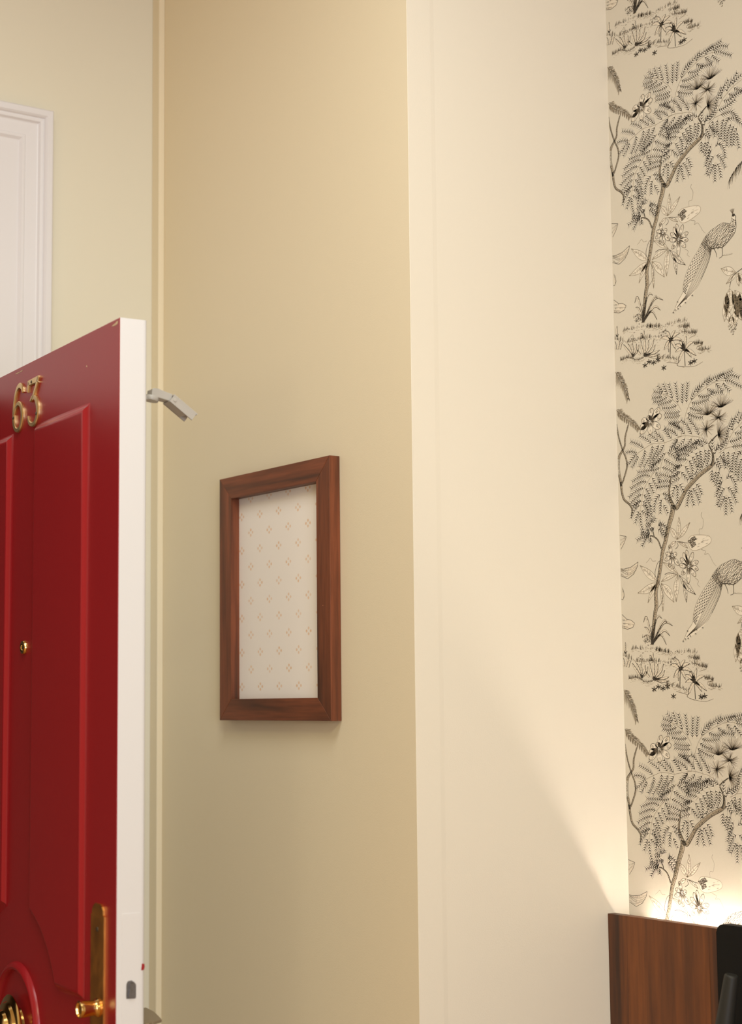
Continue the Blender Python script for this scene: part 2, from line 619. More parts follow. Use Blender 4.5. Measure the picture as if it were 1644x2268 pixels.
num('door_number', [([(51, 65), (46, 74), (34, 79), (20, 72), (10, 54), (6, 34), (8, 18), (16, 7), (28, 3.5), (40, 8), (48, 20), (48, 34), (40, 45), (28, 49), (17, 44), (9, 33)],
                     [5, 9, 10, 9, 8, 9, 10, 9, 8, 9, 10, 10, 9, 8, 7, 5])], -0.4640, 1.960, [(8, 27)], 'brass digit six')
num('door_number', [([(6, 60), (8, 72), (11, 76)], [5, 10, 11]), ([(5, 75.5), (30, 75.5), (55, 75.5)], [10, 11, 12]), ([(55, 79), (42, 62), (27, 46)], [9, 8, 8]),
                    ([(17, 44), (28, 49), (42, 44), (51, 30), (50, 15), (40, 5), (26, 3), (13, 8), (6, 19)], [5, 8, 9, 10, 10, 9, 8, 8, 5])], -0.3920, 1.960, [(24, 75), (49, 18)], 'brass digit three')

# worn brass lock plate and handle on the red face
bm = bmesh.new()
pl = [(-0.088, 0.93), (-0.038, 0.93), (-0.038, 1.192), (-0.041, 1.194), (-0.0415, 1.200), (-0.046, 1.2055), (-0.052, 1.209), (-0.072, 1.209), (-0.078, 1.2055), (-0.0835, 1.200), (-0.084, 1.194), (-0.088, 1.192)]
prism(bm, pl, -0.0032, 0.0004, 'y')
plate = finish('lock_plate', bm, 'copper_brass', door)
bm = bmesh.new()
lathe(bm, [(0.0, 0.0046), (0.0030, 0.0044), (0.0040, 0.0030)], (-0.062, 0, 1.172), (0, -1, 0), 16)
finish('screw', bm, 'screw_dark', plate, 50)
bm = bmesh.new()
lathe(bm, [(0.0135, 0.0), (0.0135, 0.005), (0.0115, 0.0075), (0.0105, 0.0095), (0.0108, 0.0150), (0.0125, 0.0270), (0.0128, 0.0300), (0.0122, 0.0325), (0.0112, 0.0332), (0.0100, 0.0330), (0.0092, 0.0305), (0.0, 0.0300)], (-0.0585, 0.0, 1.061), (0.02, -1, 0.0), 36)
finish('door_handle', bm, 'polished_brass', door, 30)

# latch, painted face plate and rear lever
bm = bmesh.new()
box(bm, -0.0002, 0.0005, 0.0090, 0.0372, 0.94, 1.1995, 0.0002, 1)
finish('latch_plate', bm, 'white_door_edge', door)
bm = bmesh.new()
op = [(0.0165 + 0.0 * a, 0) for a in ()]
prism(bm, [(0.0165, 1.0795), (0.0300, 1.0790), (0.0312, 1.0810), (0.0312, 1.0985), (0.0285, 1.1020), (0.0240, 1.1048), (0.0185, 1.1042), (0.0162, 1.1000), (0.0160, 1.0820)], -0.001, 0.0009, 'x')
lt = finish('latch_bolt', bm, 'dark_steel', door)
bm = bmesh.new()
prism(bm, [(0.0190, 1.0815), (0.0265, 1.0812), (0.0285, 1.0840), (0.0290, 1.0960), (0.0250, 1.1010), (0.0205, 1.1005)], 0.0009, 0.0030, 'x')
finish('bolt_tongue', bm, 'dark_steel', lt)
# rear lever: a flat paddle standing off the white face
bm = bmesh.new()
top = [(-0.046, 0.064), (-0.047, 0.072), (-0.065, 0.1013), (-0.090, 0.107), (-0.130, 0.1165), (-0.170, 0.122), (-0.170, 0.100), (-0.120, 0.090), (-0.085, 0.076), (-0.072, 0.060)]
prism(bm, top, 1.0282, 1.0332, 'z')
bmesh.ops.bevel(bm, geom=list(bm.edges), offset=0.0012, segments=2, profile=0.5, affect='EDGES')
lever = finish('inner_lever', bm, 'bronze_lever', door)
bm = bmesh.new()
lathe(bm, [(0.024, 0.0), (0.024, 0.006), (0.020, 0.008), (0.010, 0.010), (0.010, 0.036)], (-0.060, DT, 1.026), (0, 1, 0), 28)
finish('lever_rose', bm, 'bronze_lever', lever, 35)
# flakes where the red paint has chipped
def chip(pts, y=-0.0003, n='paint_chip'):
    bm = bmesh.new()
    prism(bm, pts, y, y + 0.0004, 'y')
    finish(n, bm, 'chipped_undercoat', leaf)


chip([(-0.030, 2.0640), (-0.024, 2.0655), (-0.016, 2.0662), (-0.010, 2.0684), (-0.006, 2.0676), (-0.007, 2.0640), (-0.014, 2.0628), (-0.022, 2.0632)])
chip([(-0.462, 2.0642), (-0.448, 2.0650), (-0.440, 2.0640), (-0.430, 2.0652), (-0.421, 2.0646), (-0.428, 2.0634), (-0.452, 2.0632)])
chip([(-0.132, 2.0205), (-0.1300, 2.0222), (-0.1285, 2.0190)])
bm = bmesh.new()
prism(bm, [(0.0392, 1.1175), (0.0436, 1.1180), (0.0448, 1.1215), (0.0445, 1.1262), (0.0405, 1.1270)], -0.0040, 0.0001, 'x')
finish('paint_smear', bm, 'red_door_paint', leaf)
# arm of the door closer sticking out behind the door
arm = None
bm = bmesh.new()
prism(bm, [(0.0680, 1.9650), (0.0690, 1.9755), (0.0725, 1.9772), (0.0790, 1.9765), (0.1025, 1.9700), (0.1010, 1.9600), (0.0960, 1.9595)], -0.055, -0.035, 'x')
bmesh.ops.bevel(bm, geom=list(bm.edges), offset=0.0009, segments=2, profile=0.5, affect='EDGES')
arm = finish('closer_arm', bm, 'grey_cast_metal', door)
tag(arm, 'grey metal door closer arm behind the door edge')
bm = bmesh.new()
lathe(bm, [(0.0, 0.0), (0.011, 0.0), (0.012, 0.002), (0.012, 0.006), (0.011, 0.0075), (0.0, 0.0075)], (-0.045, 0.0705, 1.9585), (0, 0.18, 1), 28)
box(bm, -0.052, -0.038, DT - 0.001, 0.068, 1.9590, 1.9655, 0.001)
finish('pivot_shoe', bm, 'grey_cast_metal', arm, 35)
# U-shaped channel at the end, tipped downwards
bm = bmesh.new()
d0, d1 = Vector((0.1015, 1.9665)), Vector((0.1405, 1.9390))
t = (d1 - d0).normalized()
q = Vector((-t.y, t.x))


def chan(a0, a1, b0, b1, x0, x1):
    prism(bm, [tuple(d0 + t * a0 + q * b0), tuple(d0 + t * a1 + q * b0), tuple(d0 + t * a1 + q * b1), tuple(d0 + t * a0 + q * b1)], x0, x1, 'x')


L = (d1 - d0).length
chan(0.0, L, 0.0012, 0.0035, -0.056, -0.030)
chan(0.0005, L - 0.002, -0.0105, 0.0014, -0.0325, -0.0300)
chan(0.0005, L - 0.004, -0.0105, 0.0014, -0.0560, -0.0535)
chan(0.0, L * 0.70, -0.0105, -0.0085, -0.0555, -0.0305)
ch = finish('channel', bm, 'grey_cast_metal', arm)
bm = bmesh.new()
o3 = d0 + t * 0.006 - q * 0.004
lathe(bm, [(0.0, 0.0012), (0.0022, 0.0010), (0.0028, 0.0)], (-0.0300, o3.x, o3.y), (1, 0, 0), 16)
o4 = d0 + t * 0.032 + q * 0.0035
lathe(bm, [(0.0, 0.0012), (0.0035, 0.0010), (0.0044, 0.0)], (-0.043, o4.x, o4.y), (0, q.x, q.y), 18)
finish('rivet', bm, 'grey_cast_metal', ch, 40)

# ------------------------------------------------------------------ picture frame
FX0, FX1, FZ0, FZ1, FD = -2.8178, -2.4398, 1.4668, 1.9220, 0.0210
BW = 0.0425
fcx, fcz = (FX0 + FX1) / 2, FZ0
pf = tag(empty('picture_frame', (fcx, YB - 0.001, fcz)), 'walnut picture frame with sprig-patterned paper on beige wall', 'picture frame')
hw, hh = (FX1 - FX0) / 2, FZ1 - FZ0


def rail(name, p_out, p_in, mat):
    """mitred frame member; p_out / p_in are the two end points of its outer and inner edge (x, z)"""
    bm = bmesh.new()
    (a, b2), (c, d) = p_out, p_in
    sec = []
    for P, Q in ((a, c), (b2, d)):
        P, Q = Vector(P), Vector(Q)
        sec.append([bm.verts.new(v) for v in ((P.x, 0, P.y), (P.x, -FD, P.y), (Q.x, -FD, Q.y), (Q.x, 0, Q.y))])
    for i in range(4):
        j = (i + 1) % 4
        bm.faces.new((sec[0][i], sec[0][j], sec[1][j], sec[1][i]))
    bm.faces.new(sec[0])
    bm.faces.new(list(reversed(sec[1])))
    es = [e for e in bm.edges if all(abs(v.co.y + FD) < 1e-6 for v in e.verts)]
    bmesh.ops.bevel(bm, geom=es, offset=0.0006, segments=1, profile=0.5, affect='EDGES')
    finish(name, bm, mat, pf)


O = [(-hw, 0), (hw, 0), (hw, hh), (-hw, hh)]
I = [(-hw + BW, 0.0395), (hw - BW, 0.0395), (hw - BW, hh - 0.0410), (-hw + BW, hh - 0.0410)]
rail('frame_rail', (O[0], O[1]), (I[0], I[1]), 'walnut_frame_level')
rail('frame_stile', (O[1], O[2]), (I[1], I[2]), 'walnut_frame_upright')
rail('frame_rail', (O[2], O[3]), (I[2], I[3]), 'walnut_frame_level')
rail('frame_stile', (O[3], O[0]), (I[3], I[0]), 'walnut_frame_upright')
bm = bmesh.new()
box(bm, -hw + BW - 0.0002, hw - BW + 0.0002, -0.0030, -0.0002, 0.039, hh - 0.0405)
art = finish('printed_paper', bm, 'sprig_paper', pf)
# shift the mesh so that the sprig repeat falls as in the photograph
off = Vector((-2.6833 - 0.0170 - fcx, 0, 1.8458 - fcz))
art.data.transform(Matrix.Translation(-off))
art.location = off
tag(art, 'cream paper with rows of small orange dotted sprigs')

# ------------------------------------------------------------------ headboard with hidden light strip
HY0, HY1, HZ = 2.0486, 2.0655, 1.1334
hb = tag(empty('headboard', (XC + 0.9, (HY0 + HY1) / 2, 0)), 'walnut panelled headboard standing below the peacock wallpaper', 'headboard')
edges = [XC + 0.0006, -2.1826, -1.9923, -1.8020, -1.6117, -1.4214, -1.2311, -1.0408, -0.8505, -0.6602, -0.4699]
for a, b2 in zip(edges[:-1], edges[1:]):
    bm = bmesh.new()
    box(bm, a + 0.00015 - (XC + 0.9), b2 - 0.00015 - (XC + 0.9), -(HY1 - HY0) / 2, (HY1 - HY0) / 2, 0.0, HZ, 0.0003, 1)
    finish('plank', bm, 'walnut_upright', hb)
box_obj('batten', 'pale_batten', -0.895, 0.855, (HY1 - HY0) / 2, (HY1 - HY0) / 2 + 0.030, 0.98, 1.060, hb)
led = empty('light_strip', (-1.34, HY1 + 0.0072, 1.102))
tag(led, 'warm light strip hidden behind the walnut headboard', 'light strip')
box_obj('channel', 'pale_batten', -0.83, 0.83, -0.0068, 0.0065, 0.0, 0.0155, led)
box_obj('diffuser', 'led_glow', -0.83, 0.83, 0.0005, 0.0040, 0.0155, 0.0165, led)

# ------------------------------------------------------------------ reading lamp in front of the headboard
rl = tag(empty('reading_lamp', (-1.86, 2.040, 0.90)), 'black rounded reading lamp with slanted grey tube on walnut headboard', 'lamp')
bm = bmesh.new()
x0, x1, z0, z1, r = -0.0965, 0.060, 0.0, 0.2447, 0.013
poly = []
for cx_, cz_, a in ((x1 - r, z1 - r, 0), (x0 + r, z1 - r, 90), (x0 + r, z0 + r, 180), (x1 - r, z0 + r, 270)):
    for k in range(7):
        an = radians(a + 15 * k)
        poly.append((cx_ + r * cos(an), cz_ + r * sin(an)))
prism(bm, poly, -0.0114, 0.0080, 'y')
es = [e for e in bm.edges if abs(e.verts[0].co.y - e.verts[1].co.y) < 1e-6]
bmesh.ops.bevel(bm, geom=es, offset=0.002, segments=2, profile=0.5, affect='EDGES')
finish('back_plate', bm, 'black_plastic', rl, 35)
T0, T1 = Vector((-1.8850 + 1.86, 1.985 - 2.040, 1.0785 - 0.90)), Vector((-1.9080 + 1.86, 1.978 - 2.040, 0.950 - 0.90))
bm = bmesh.new()
ax = T1 - T0
lathe(bm, [(0.0, 0.0), (0.0090, 0.0), (0.0105, 0.0015), (0.0110, 0.004), (0.0165, ax.length), (0.0145, ax.length), (0.0140, ax.length - 0.006), (0.0, ax.length - 0.006)], T0, ax, 32)
tube = finish('lamp_tube', bm, 'grey_lamp_metal', rl, 40)
bm = bmesh.new()
lathe(bm, [(0.0, 0.0), (0.0135, 0.0), (0.0135, 0.002), (0.0, 0.002)], T0 + ax * ((ax.length - 0.004) / ax.length), ax, 24)
finish('bulb', bm, 'lamp_glow', tube)
bm = bmesh.new()
mid = T0 + ax * 0.93
lathe(bm, [(0.005, 0.0), (0.005, -0.0114 - mid.y)], (mid.x, mid.y, mid.z), (0, 1, 0), 16)
finish('arm', bm, 'grey_lamp_metal', rl, 40)

